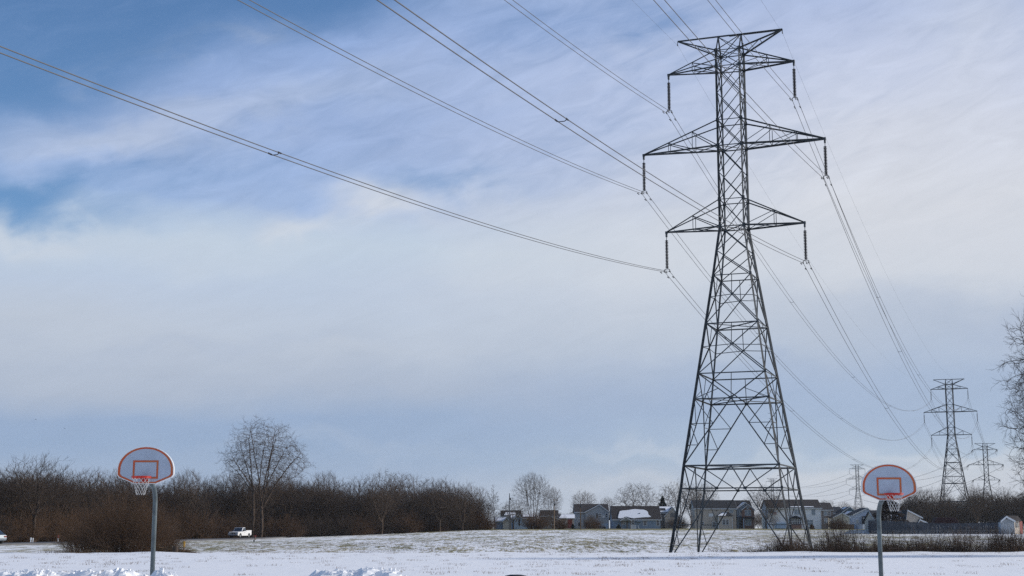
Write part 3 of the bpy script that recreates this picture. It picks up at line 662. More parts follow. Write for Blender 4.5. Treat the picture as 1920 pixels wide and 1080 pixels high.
def colony(seed, H, trunks, env, n=1500, step=.02, kill=.045, trop=.35, r0=.012, expo=2.15, twigs=1.0, tw=.035, upb=.15):
    # crown grown towards scattered points inside an envelope; lengths are fractions of H
    rs = np.random.RandomState(seed); step *= H; kill *= H
    A = []
    while len(A) < n:
        e = env[rs.randint(len(env))]; c, r = np.array(e[:3])*H, np.array(e[3:6])*H
        v = rs.randn(3); v /= np.linalg.norm(v); q = rs.rand()**.42
        p = c+v*r*q*(1+.10*math.sin(5*math.atan2(v[1], v[0])+seed)+.08*rs.randn())
        if p[2] > env[0][6]*H: A.append(p)
    A = np.array(A)
    # subdivide trunks
    N, Q = [], []
    for t in trunks:
        first = True; att = -1
        if t[0][2] > .02 and N:
            att = int(np.linalg.norm(np.array(N)-np.array(t[0])*H, axis=1).argmin()); t = [tuple(N[att]/H)]+list(t[1:])
        for a, b in zip(t[:-1], t[1:]):
            a, b = np.array(a)*H, np.array(b)*H; m = max(1, int(np.linalg.norm(b-a)/step))
            for j in range(m+(1 if b is t[-1] else 0)):
                if att >= 0 and first and j == 0: first = False; last = att; continue
                Q.append(-1 if first else (last if att >= 0 else len(N)-1)); att = -1; first = False; N.append(a+(b-a)*j/m+rs.randn(3)*.0015*H)
    nodes, par = N, Q; P_ = np.array(nodes); d = np.linalg.norm(A[:, None]-P_[None], axis=2); near = d.argmin(1); dist = d.min(1); alive = np.ones(len(A), bool); kids = {}
    for it in range(140):
        if not alive.any() or len(nodes) > 9000: break
        idx = np.where(alive)[0]; P_ = np.array(nodes); vec = A[idx]-P_[near[idx]]; vec /= np.linalg.norm(vec, axis=1)[:, None]+1e-9
        S_ = np.zeros((len(nodes), 3)); np.add.at(S_, near[idx], vec); cnt = np.bincount(near[idx], minlength=len(nodes)); act = np.where(cnt > 0)[0]
        nd_ = S_[act]/np.linalg.norm(S_[act], axis=1)[:, None].clip(1e-6)
        for k, a in enumerate(act):
            if par[a] >= 0:
                pd = P_[a]-P_[par[a]]; nd_[k] += .55*pd/(np.linalg.norm(pd)+1e-9)
        nd_ += rs.randn(*nd_.shape)*.11; nd_[:, 2] += trop*.4; nd_ /= np.linalg.norm(nd_, axis=1)[:, None]
        new, npar = [], []
        for a, v in zip(act, nd_):
            q = P_[a]+v*step
            if a in kids and any(np.linalg.norm(q-nodes[c]) < step*.35 for c in kids[a]):
                q = q+rs.randn(3)*step*.5
                if len(kids[a]) >= 4: continue
            kids.setdefault(a, []).append(len(nodes)+len(new)); new.append(q); npar.append(a)
        if not new: break
        base = len(nodes); nodes += new; par += npar; Nw = np.array(new)
        dd = np.linalg.norm(A[idx][:, None]-Nw[None], axis=2); mi = dd.argmin(1); mv = dd[np.arange(len(idx)), mi]; up = mv < dist[idx]
        dist[idx[up]] = mv[up]; near[idx[up]] = base+mi[up]; alive &= ~(dist < kill)
    P_ = np.array(nodes); n_ = len(nodes); w_ = np.zeros(n_); ch = np.zeros(n_, int)
    for i in range(n_):
        if par[i] >= 0: ch[par[i]] += 1
    order = range(n_-1, -1, -1)
    for i in order:
        if ch[i] == 0: w_[i] = 1
        if par[i] >= 0: w_[par[i]] += w_[i]
    rad = r0*w_**(1/expo); tr, cr = [], []; rmax = rad.max(); rn = random.Random(seed)
    for i in range(n_):
        if par[i] < 0: 
            if P_[i][2] < .02*H: tr.append((Vector(P_[i])+Vector((0, 0, -1.2)), Vector(P_[i]), rad[i]*1.5, rad[i]*1.15))
            continue
        a, b = Vector(P_[par[i]]), Vector(P_[i]); ra = min(rad[par[i]], rad[i]*1.25); (tr if rad[i] > .45*rmax else cr).append((a, b, ra, rad[i]))
        if rad[i] < r0*2.6:
            dd_ = (b-a).normalized()
            for _ in range((1 if rn.random() < .8*twigs else 0) if ch[i] else 3):
                v = (dd_+perp(dd_, rn)*rn.uniform(.35, .9)+Vector((0, 0, upb))).normalized(); L_ = tw*H*rn.uniform(.5, 1.4); m = b+v*L_; cr.append((b, m, r0*.7, r0*.5))
                for t_ in (.35, .65, .9):
                    if rn.random() < .7: v2 = (v+perp(v, rn)*.6+Vector((0, 0, upb*.7))).normalized(); cr.append((b+v*L_*t_, b+v*L_*t_+v2*L_*rn.uniform(.35, .75), r0*.5, r0*.35))
    top = max(x[1].z for x in cr); f = H/top; sc3 = lambda L_: [(a*f, b*f, r1, r2) for a, b, r1, r2 in L_]
    return sc3(tr), sc3(cr)
def fan(seed, nl, z0, z1, spread, curve=.5, base=(0, 0)):
    rn = random.Random(seed); out = []
    for i in range(nl):
        a = 6.283*(i+rn.uniform(-.25, .25))/nl; sp = spread*rn.uniform(.55, 1.1); zt = z1*rn.uniform(.85, 1.0); zs = z0*rn.uniform(.75, 1.15); c, s_ = math.cos(a), math.sin(a); pts = [(base[0], base[1], zs)]
        for t in (.3, .65, 1.):
            q = sp*(t**(1-curve*.5)); pts.append((base[0]+c*q+rn.uniform(-.015, .015), base[1]+s_*q+rn.uniform(-.015, .015), zs+(zt-zs)*t))
        out.append(pts)
    return out
def hero_limbs():
    f = lambda x, y, d=0.: ((x-489)/222., d, (1002-y)/222.)
    return [[f(487, 1002), f(488, 975), f(486, 945), f(481, 905), f(483, 862, .03), f(489, 820, .03)],
            [f(486, 945), f(496, 905, -.05), f(503, 860, -.08), f(514, 812, -.1)], [f(487, 950), f(508, 905, .06), f(532, 868, .1), f(553, 845, .12)],
            [f(487, 955), f(512, 915, -.1), f(538, 897, -.18), f(556, 890, -.2)], [f(484, 930), f(490, 880, .12), f(496, 835, .18), f(500, 800, .2)], [f(496, 905, -.05), f(522, 862, -.15), f(540, 830, -.2)],
            [f(470, 1002, .03), f(471, 950, .03), f(468, 912, .04), f(455, 872, .05), f(442, 835, .06)], [f(468, 912, .04), f(464, 868, .0), f(461, 822, -.04), f(466, 796, -.05)],
            [f(469, 920, .04), f(446, 892, .1), f(428, 872, .14)], [f(468, 908, .04), f(450, 880, -.08), f(432, 850, -.14)], [f(481, 900), f(474, 850, -.1), f(470, 810, -.16)]]
COL = dict(
    wood=dict(trunks=[[(0, 0, 0), (.01, 0, .2), (-.01, .01, .42)]]+fan(3, 4, .3, .72, .16), env=[(0, 0, .66, .30, .30, .34, .22)], n=1000, step=.026, kill=.046, trop=1.1, r0=.012, tw=.075, upb=.7),
    bushy=dict(trunks=[[(0, 0, 0), (.0, .02, .15)], [(.03, 0, 0), (.06, .01, .16)]]+fan(5, 5, .13, .6, .2), env=[(0, 0, .58, .36, .36, .40, .14)], n=1100, step=.026, kill=.046, trop=1.1, r0=.012, tw=.075, upb=.7),
    vase=dict(trunks=[[(0, 0, 0), (.0, 0, .14)]]+fan(7, 8, .12, .78, .22, .7), env=[(0, 0, .64, .34, .34, .36, .16), (0, 0, .75, .30, .30, .24, .16)], n=2300, step=.019, kill=.032, trop=.9, r0=.011, tw=.05, upb=.6),
    twin=dict(trunks=hero_limbs(), env=[(-.01, 0, .66, .34, .32, .26, .26), (-.02, 0, .78, .27, .27, .21, .26), (.16, 0, .58, .19, .2, .2, .26), (-.18, .0, .60, .17, .2, .2, .3), (.02, 0, .62, .36, .32, .22, .26)], n=5200, step=.0125, kill=.0205, trop=.25, r0=.0125, expo=2.12, tw=.028),
    round=dict(trunks=[[(0, 0, 0), (.01, .0, .14), (.0, .01, .30)]]+fan(9, 7, .22, .68, .34, .8), env=[(0, 0, .64, .48, .48, .35, .26)], n=1500, step=.023, kill=.040, trop=.15, r0=.012, tw=.05, upb=.25),
    side=dict(trunks=[[(0, 0, 0), (.0, 0, .12), (.01, .01, .5), (0, 0, .8)]]+fan(11, 9, .15, .5, .26, .2)+fan(12, 8, .35, .8, .22, .2), env=[(0, 0, .52, .30, .30, .50, .08)], n=6500, step=.0115, kill=.019, trop=.10, r0=.012, expo=2.7, tw=.035, upb=.1))
def tree_thing(name, seed, H, style, mt, **k):
    tr, cr = colony(seed, H, **{**COL[style], **k}) if style in COL else grow_tree(seed, H, style, **k)
    r = empty(name, (0, 0, 0))
    for nm, sg, kk in (('trunk', tr, 6), ('crown', cr, 3)):
        V, F = seg_arrays(sg, kk); o = bpy.data.objects.new(nm, np_mesh(nm, V, F, mt)); col.objects.link(o); o.parent = r
    return r, (cr, tr)
PROTO = {}
def proto(key, seed, H, style, mt, **k):
    r, sg = tree_thing('bare_tree', seed, H, style, mt, **k); PROTO[key] = dict(root=r, used=False, H=H, segs=sg)
for i in range(4): proto('wood%d' % i, 10+i, 12, 'wood' if i < 2 else 'bushy', BARK)
for i in range(2): proto('dark%d' % i, 30+i, 12, 'bushy' if i else 'wood', BARK2)
for i in range(2): proto('vase%d' % i, 40+i, 16, 'vase', BARKW if i == 0 else BARK)
for i in range(3): proto('round%d' % i, 50+i, 11, 'round', BARK if i else BARKW)
proto('open0', 61, 12, 'open', BARK2, rmin=.014, maxlev=4, dens=.9)
proto('twin0', 73, 24.5, 'twin', BARK)
proto('side0', 83, 17, 'side', BARK2)
for k_, d_ in PROTO.items():
    print(k_, len(d_['segs'][0]), 'spread', max(abs(a_[1].x) for a_ in d_['segs'][0]))
for d_ in PROTO.values(): d_['kids'] = {d_['root']: [o for o in bpy.data.objects if o.parent == d_['root']]}
RN = random.Random(7)
def put_tree(key, loc, H, label, cat='tree', group=None, wide=1., rz=None):
    d = PROTO[key]
    if not d['used']: o = d['root']; d['used'] = True
    else: o = copy_tree(d['root'], d['kids'])
    s = H/d['H']; o.location = loc; o.rotation_euler = (0, 0, RN.uniform(0, 6.28) if rz is None else rz); o.scale = (s*wide, s*wide, s)
    for k in ('group',):
        if k in o: del o[k]
    return tag(o, label, cat, group)
def TH_(px, top, D, base=None):                # height of a tree whose top is at row `top`
    b = G(px, D); return P(px, top, D).z-b.z, b
# named trees
h, b = TH_(492, 776, 280); put_tree('twin0', b, h, 'tallest bare tree, round crowned on two trunks, behind the white pickup', wide=1.0, rz=0)
for key, px, top, D, wd, lab in [
    ('dark0', 64, 842, 205, 1.5, 'spreading bare tree above the treeline at the far left'),
    ('wood1', 350, 874, 262, 1.0, 'bare tree just right of the left hoop backboard, in the treeline'),
    ('wood0', 610, 878, 300, 1.1, 'broad bare tree in the treeline right of the tallest tree'),
    ('round1', 716, 874, 305, .75, 'bare tree with a flat dark top poking above the treeline'),
    ('round2', 825, 892, 318, 1.0, 'rounded bare tree in the treeline left of the thin lone tree'),
    ('wood2', 868, 896, 322, 1.1, 'dense bare tree near the right end of the treeline'),
    ('open0', 928, 908, 335, 1.0, 'thin lone bare tree with few limbs at the end of the treeline'),
    ('vase0', 998, 878, 372, 1.0, 'big vase-shaped pale bare tree over the low blue houses'),
    ('vase1', 1036, 905, 378, .75, 'narrower bare tree leaning against the big vase-shaped tree on its right'),
    ('round1', 963, 930, 366, 1.0, 'low reddish bare tree left of the big vase-shaped tree'),
    ('vase1', 1095, 914, 440, 1.15, 'fan-shaped bare tree behind the grey two-storey gabled house'),
    ('vase0', 1138, 927, 450, .8, 'small pale bare tree between the gabled house and snow patch roof'),
    ('round0', 1193, 900, 440, 1.1, 'round open bare tree behind the roof with the big snow patch'),
    ('round2', 1272, 894, 430, 1.0, 'bare tree left of the big pylon legs behind the snow-roofed gable'),
    ('vase1', 1322, 898, 440, 1.0, 'bare tree rising behind the long dark roof of the tan house'),
    ('vase0', 1300, 905, 450, .8, 'slimmer bare tree inside the left pylon leg, behind the tan house'),
    ('round1', 1437, 905, 396, 1.0, 'dark bare tree standing between the blue gabled house and the white house'),
    ('round2', 1450, 962, 372, .9, 'small young bare tree in front of the white house'),
    ('round0', 1546, 934, 520, 1.1, 'low bare tree behind the roof of the brown house'),
    ('vase0', 1585, 937, 560, 1.1, 'hazy fan-shaped bare tree left of the tiny far pylon'),
    ('round1', 1612, 944, 520, 1.2, 'low reddish bare tree under the tiny far pylon'),
    ('round2', 1262, 968, 385, 1.1, 'short brown bare tree beside the snow-roofed gable house'),
    ('vase1', 1108, 962, 385, 1.0, 'short dark bare tree in front of the grey gabled house'),
    ('round2', 1026, 950, 372, 1.3, 'short dense bare tree in front of the brown roofed house'),
    ('wood3', 1765, 904, 430, 1.0, 'bare tree in the right wood, just left of the mid-distance pylon legs'),
    ('vase1', 1722, 906, 440, 1.4, 'fan-topped bare tree in the right wood above the right hoop'),
    ('vase1', 1832, 902, 380, 1.15, 'tallest tree of the right wood, spreading below the strain pylon'),
    ('wood1', 1885, 908, 400, 1.2, 'bare tree in the right wood, behind the shed roof'),
]:
    h, b = TH_(px, top, D); put_tree(key, b, h, lab, wide=wd)
# big trees whose crowns reach in at the right edge
for px, top, D, wd, rz, lab in [(2036, 512, 92, .80, .4, 'tall bare tree whose twigs reach in at the right edge'), (2260, 560, 118, 1.0, 2.2, 'second tall bare tree just beyond the right edge')]:
    h, b = TH_(px, top, D); put_tree('side0', b, h, lab, wide=wd, rz=rz)
# treeline on the left: front rows one by one
TOPS = xs([(-120, 862), (0, 868), (60, 864), (130, 880), (230, 880), (300, 882), (380, 888), (450, 884), (520, 886), (600, 888), (680, 896), (740, 890), (790, 900), (850, 900), (900, 912), (925, 925)])
DIST = xs([(-120, 195), (0, 200), (150, 222), (300, 250), (480, 285), (700, 305), (925, 335)])
def topy(px): return float(np.interp(px, TOPS[:, 0], TOPS[:, 1]))
def dist(px): return float(np.interp(px, DIST[:, 0], DIST[:, 1]))
px = -110
while px < 915:
    D = dist(px)+RN.uniform(3, 20); h, b = TH_(px, topy(px)+RN.triangular(-16, 34, 8), D)
    put_tree(RN.choice(['wood0', 'wood1', 'wood2', 'wood3', 'dark0', 'dark1']), b, h, 'bare grey-brown tree in the dense treeline on the left', group='trees of the left treeline', wide=RN.uniform(.9, 1.4))
    px += RN.uniform(11, 20)
# the mass of wood behind them and the right-hand wood
def wood_mass(name, label, spots, keys, mt):
    Vs, Fs, n = [], [], 0
    for (x, y, z, h, a, wd, kk) in spots:
        V, F = keys[kk]; s = h/12; c, s_ = math.cos(a), math.sin(a)
        W = np.stack([(V[:, 0]*c-V[:, 1]*s_)*s*wd+x, (V[:, 0]*s_+V[:, 1]*c)*s*wd+y, V[:, 2]*s+z], 1); Vs.append(W); Fs.append(F+n); n += len(W)
    o = bpy.data.objects.new(name, np_mesh(name, np.concatenate(Vs), np.concatenate(Fs), mt)); col.objects.link(o); return tag(o, label, 'woodland', kind='stuff')
low = []
for sd in (101, 102, 103):
    tr, cr = colony(sd, 12, **{**COL['bushy'], 'n': 500, 'r0': .016, 'tw': .08}); low.append(seg_arrays(tr+cr, 3))
sp = []
for i in range(230):
    px = RN.uniform(-200, 900); D = dist(px)+RN.uniform(14, 95); h, b = TH_(px, topy(px)+RN.uniform(8, 52), D); sp.append((b.x, D, b.z-.4, h, RN.uniform(0, 6.28), RN.uniform(1.1, 1.6), RN.randrange(3)))
wood_mass('woodland', 'dense bare woodland filling in behind the left treeline', sp, low, BARK2)
sp = []
for i in range(190):
    px = RN.uniform(1640, 2080); D = RN.uniform(400, 520); tp = float(np.interp(px, [1640, 1700, 1740, 1790, 1840, 1880, 1940], [950, 918, 910, 918, 900, 908, 905]))+RN.triangular(0, 55, 18); h, b = TH_(px, tp, D)
    sp.append((b.x, D, b.z-.4, h, RN.uniform(0, 6.28), RN.uniform(1.1, 1.6), RN.randrange(3)))
wood_mass('woodland', 'bluish bare woodland behind the plank fence on the right', sp, low, BARK2)
sp = []
for i in range(90):
    px = RN.uniform(930, 1660); D = RN.uniform(600, 760); h, b = TH_(px, 962+RN.uniform(-8, 10), D); sp.append((b.x, D, b.z-.4, h, RN.uniform(0, 6.28), 1.5, RN.randrange(3)))
wood_mass('woodland', 'low far band of bare trees behind the houses', sp, low, BARK)

# ------------------------------------------------------------------ shrubs and brush
def shrub_mesh(seed, H, W, n, mt, r=.012, droop=.5, lobes=True):
    rn = random.Random(seed); sg = []
    lob = [rn.uniform(.7, 1.12) for _ in range(7)]
    for i in range(n):
        a = rn.uniform(0, 6.283); q = rn.random()**.6; hh = H*math.sqrt(max(.04, 1-(q*.93)**2))*rn.uniform(.4, 1.12)*lob[int(a/6.283*7) % 7]
        base = Vector((math.cos(a)*q*W*.22, math.sin(a)*q*W*.22, -.3)); tip = Vector((math.cos(a)*q*W*.5, math.sin(a)*q*W*.5, hh))
        ctrl = base+(tip-base)*.5+Vector((-math.cos(a)*q*W*.06, -math.sin(a)*q*W*.06, H*.10)); prev = base; pts = []
        for j in range(1, 6):
            t = j/5; p = base*(1-t)**2+ctrl*2*t*(1-t)+tip*t*t+rvec(rn)*.05*H*t; rr = r*(1.5-t)
            sg.append((prev, p, rr*1.15, rr)); 
            if j >= 2:
                for _ in range(2):
                    d = ((p-prev).normalized()+rvec(rn)*.75).normalized(); e = p+d*H*rn.uniform(.07, .2); sg.append((p, e, rr*.8, rr*.5))
                    f = e+(d+rvec(rn)*.7+Vector((0, 0, .2))).normalized()*H*.08; sg.append((e, f, rr*.5, rr*.4))
            prev = p
    V, F = seg_arrays(sg, 3); return np_mesh('shrub', V, F, mt)
def put_shrub(me, loc, s, label, cat='shrub', group=None, name='shrub'):
    o = bpy.data.objects.new(name, me); col.objects.link(o); o.location = loc; o.scale = s; o.rotation_euler = (0, 0, RN.uniform(0, 6.28)); return tag(o, label, cat, group)
big = shrub_mesh(1, 5.0, 8.8, 760, BRUSH, r=.010)
put_shrub(big, G(236, 113, -.1), (1, 1, 1), 'huge rounded brown bush right behind the left hoop')
big2 = shrub_mesh(2, 3.6, 5.5, 320, BRUSH, r=.009)
put_shrub(big2, G(160, 118), (1, 1, .95), 'smaller brown bush merging into the left side of the huge bush')
put_shrub(big2, G(305, 121), (.8, .8, .95), 'smaller brown bush merging into the right side of the huge bush')
ush = [shrub_mesh(20+i, 4, 7, 240, m_, r=.02) for i, m_ in enumerate((BRUSH, BARK2, BRUSH))]
px = -110
while px < 920:
    D = dist(px)+RN.uniform(-2, 6); b = G(px, D, -.3); s = RN.uniform(.7, 1.35)
    put_shrub(RN.choice(ush), b, (s*1.1, s, s*RN.uniform(.8, 1.2)), 'reddish brown brush shrub along the foot of the left treeline', group='shrubs under the left treeline')
    px += RN.uniform(9, 17)
for px, top, D, wd, lab in [(1003, 962, 366, 1.2, 'dark brush under the big vase-shaped tree'), (1050, 968, 384, .9, 'dark brush beside the brown roofed house'),
                            (1112, 968, 392, 1.0, 'tangled dark shrub hiding the front of the grey gabled house'), (1275, 966, 388, 1.0, 'brown shrub right of the snow-roofed gable house'),
                            (1568, 965, 372, 1.0, 'brown shrub in front of the brown house corner'), (1523, 983, 385, .6, 'low clipped dark shrub at the right end of the white house')]:
    h, b = TH_(px, top, D); me = RN.choice(ush); put_shrub(me, b, (h/4*wd, h/4*wd, h/4), lab)
pile = MB(); rn = random.Random(4)
for i in range(150):
    x = rn.uniform(-1.7, 1.7); a = rn.gauss(0, .35); L_ = rn.uniform(.5, 1.6); z = rn.uniform(0, .75)*(1-abs(x)/2.1); y = rn.uniform(-.6, .6)
    pile.tube([(x, y, z), (x+L_*.5*math.cos(a), y+rn.uniform(-.2, .2), z+L_*.5*math.sin(a)*.5+.05), (x+L_*math.cos(a), y+rn.uniform(-.4, .4), z+L_*math.sin(a)*.4)], [.03, .022, .01], 4)
o = pile.build('brush_pile', BRUSH2); o.location = G(312, 112); tag(o, 'low heap of cut branches between the left hoop post and the stump', 'brush pile')
st_ = MB(); st_.lathe([(.26, -.3), (.22, .05), (.20, .62), (.17, .66), (0, .64)], (0, 0, 0), 10)
o = st_.build('tree_stump', BARK); o.location = G(330.5, 111); tag(o, 'short dark stump beside the heap of cut branches', 'tree stump')
# roadside markers
def post(px, top, D, wd, parts, label, cat='marker post'):
    b = G(px, D); h = P(px, top, D).z-b.z; m_ = parts[0]
    r = empty('marker_post', b, label=label, cat=cat)
    MB().box((-wd/2, -wd/2, -.4), (wd/2, wd/2, h*.6)).build('stake', m_, r)
    MB().box((-wd*.7, -wd*.7, h*.6), (wd*.7, wd*.7, h)).build('cap', parts[1], r, bevel=.01)
YEL = mat('marker_yellow', (.55, .30, .04), .6); REDM = mat('marker_red', (.20, .03, .025), .6)
post(346.5, 1015, 112, .09, (WOODP, YEL), 'short stake with a yellow-orange cap right of the stump')
post(477, 1012.5, 205, .14, (BLACKP, BLACKP), 'short black post in the snow right of the white pickup')
post(479, 1003.5, 255, .18, (WOODP, REDM), 'reddish brown stake by the road right of the white pickup')
post(59, 1008, 192, .10, (PAINTW, PAINTW), 'white marker stake at the far left, left one of a pair')
post(63, 1008.5, 193, .08, (PAINTW, PAINTW), 'white marker stake at the far left, right one of a pair')
post(110, 1003, 205, .12, (PAINTW, REDM), 'red and white marker stake in front of the left treeline')

# weeds along the ditch
def weeds():
    rs = random.Random(12); sg = []
    cl = [(rs.uniform(1420, 1960), rs.uniform(107.5, 117), rs.uniform(.25, .85)) for _ in range(90)]+[(rs.uniform(1350, 1450), rs.uniform(108, 113), rs.uniform(.25, .5)) for _ in range(16)]
    cl += [(rs.uniform(1455, 1990), rs.uniform(107.3, 110), rs.uniform(.3, .5)) for _ in range(90)]
    cl += [(rs.gauss(1478, 16), rs.uniform(107.4, 110), rs.uniform(.7, .9)) for _ in range(14)]+[(rs.gauss(1565, 14), rs.uniform(109, 112), rs.uniform(1.1, 1.6)) for _ in range(12)]
    cl += [(rs.uniform(1640, 1760), rs.uniform(108, 112), rs.uniform(.8, 1.2)) for _ in range(24)]+[(rs.uniform(1780, 1960), rs.uniform(107.6, 112), rs.uniform(1., 1.35)) for _ in range(34)]
    for cx_, cy, hh in cl:
        c = G(cx_, cy)
        for i in range(48):
            x = c.x+rs.gauss(0, .6); y = c.y+rs.gauss(0, .5); z = float(gz(x, y)); h = hh*rs.uniform(.4, 1.25)*1.4
            p = Vector((x, y, z-.15)); d = Vector((rs.gauss(0, .22), rs.gauss(0, .22), 1)).normalized(); r = .009
            for j in range(3):
                q = p+d*h/3; sg.append((p, q, r, r*.8)); d = (d+Vector((rs.gauss(0, .15), rs.gauss(0, .15), .05))).normalized(); p = q; r *= .8
                if j:
                    for _ in range(2):
                        e = p+(d+rvec(rs)*.6).normalized()*h*.22; sg.append((p, e, r, r*.7))
    V, F = seg_arrays(sg, 3); o = bpy.data.objects.new('dry_weeds', np_mesh('dry_weeds', V, F, WEED)); col.objects.link(o)
    tag(o, 'dry brown weeds standing in the ditch behind the snow field', 'weeds', kind='stuff')
weeds()
def tufts():
    rs = random.Random(5); sg = []
    for i in range(1900):
        if i < 600:
            y = 55+52*rs.random(); px = rs.uniform(-20, 1940)
            if rs.random() > (.9 if px < 330 or px > 860 and px < 1350 else .45): continue
            hh, wd = rs.uniform(.03, .08), .22
        elif i < 660: y = rs.uniform(108, 116); px = rs.uniform(90, 200); hh, wd = rs.uniform(.15, .5), .5
        else: y = rs.uniform(108, 190); px = rs.uniform(300, 1500); hh, wd = rs.uniform(.05, .14), .6
        c = G(px, y)
        for k in range(14):
            x = c.x+rs.gauss(0, wd); yy = c.y+rs.gauss(0, wd); z = float(gz(x, yy)); p = Vector((x, yy, z-.04)); q = p+Vector((rs.gauss(0, .5), rs.gauss(0, .5), 1)).normalized()*(hh+.07)
            sg.append((p, q, .007, .003))
    V, F = seg_arrays(sg, 3); o = bpy.data.objects.new('dead_grass', np_mesh('dead_grass', V, F, BRUSH2)); col.objects.link(o)
    tag(o, 'small tufts of dead grass poking through the snow', 'grass', kind='stuff')
tufts()

# evergreens
def conifer(seed, H, W, mt, loc, label, density=1.):
    rn = random.Random(seed); r = empty('evergreen_tree', loc, label=label, cat='evergreen tree')
    V, F = seg_arrays([(Vector((0, 0, -1)), Vector((0, 0, H*.95)), .16, .03)], 6); o = bpy.data.objects.new('trunk', np_mesh('trunk', V, F, BARK2)); col.objects.link(o); o.parent = r
    v, f = [], []
    for i in range(int(2600*density)):
        t = rn.random()**.8; z = H*(.06+.92*t); rad = W*.5*(1-t)**.8*(.85+.25*math.sin(t*40+seed))*rn.random()**.4; a = rn.uniform(0, 6.283)
        c = Vector((math.cos(a)*rad, math.sin(a)*rad, z+rn.gauss(0, .15))); d = Vector((math.cos(a), math.sin(a), rn.uniform(-.5, .2))).normalized(); u = perp(d, rn); L_ = rn.uniform(.25, .6); wv = rn.uniform(.05, .14)
        k = len(v); v += [c-d*L_*.4+u*wv, c-d*L_*.4-u*wv, c+d*L_*.6-u*wv*.3, c+d*L_*.6+u*wv*.3]; f.append((k, k+1, k+2, k+3))
    o = bpy.data.objects.new('foliage', np_mesh('foliage', np.array([tuple(x) for x in v]), np.array(f), mt)); col.objects.link(o); o.parent = r
h, b = TH_(1243, 930, 415); conifer(3, h, 6.4, CONIF, b, 'dark green conical evergreen behind the snow-roofed gable house')
h, b = TH_(1668, 922, 250); conifer(5, h, 7.5, CONIFB, b, 'big rusty dark evergreen behind the net of the right hoop', 1.6)
for px, top, wd, lab in ((1160, 985, .9, 'small dark clipped evergreen at the porch of the snow patch house'), (1074, 984, .6, 'small pointed evergreen by the red walled house'), (1522, 985, 1., 'dark low evergreen by the white house corner')):
    h, b = TH_(px, top, 392); conifer(int(px), max(h, 1.0), wd*1.6, CONIF, b, lab, .25)

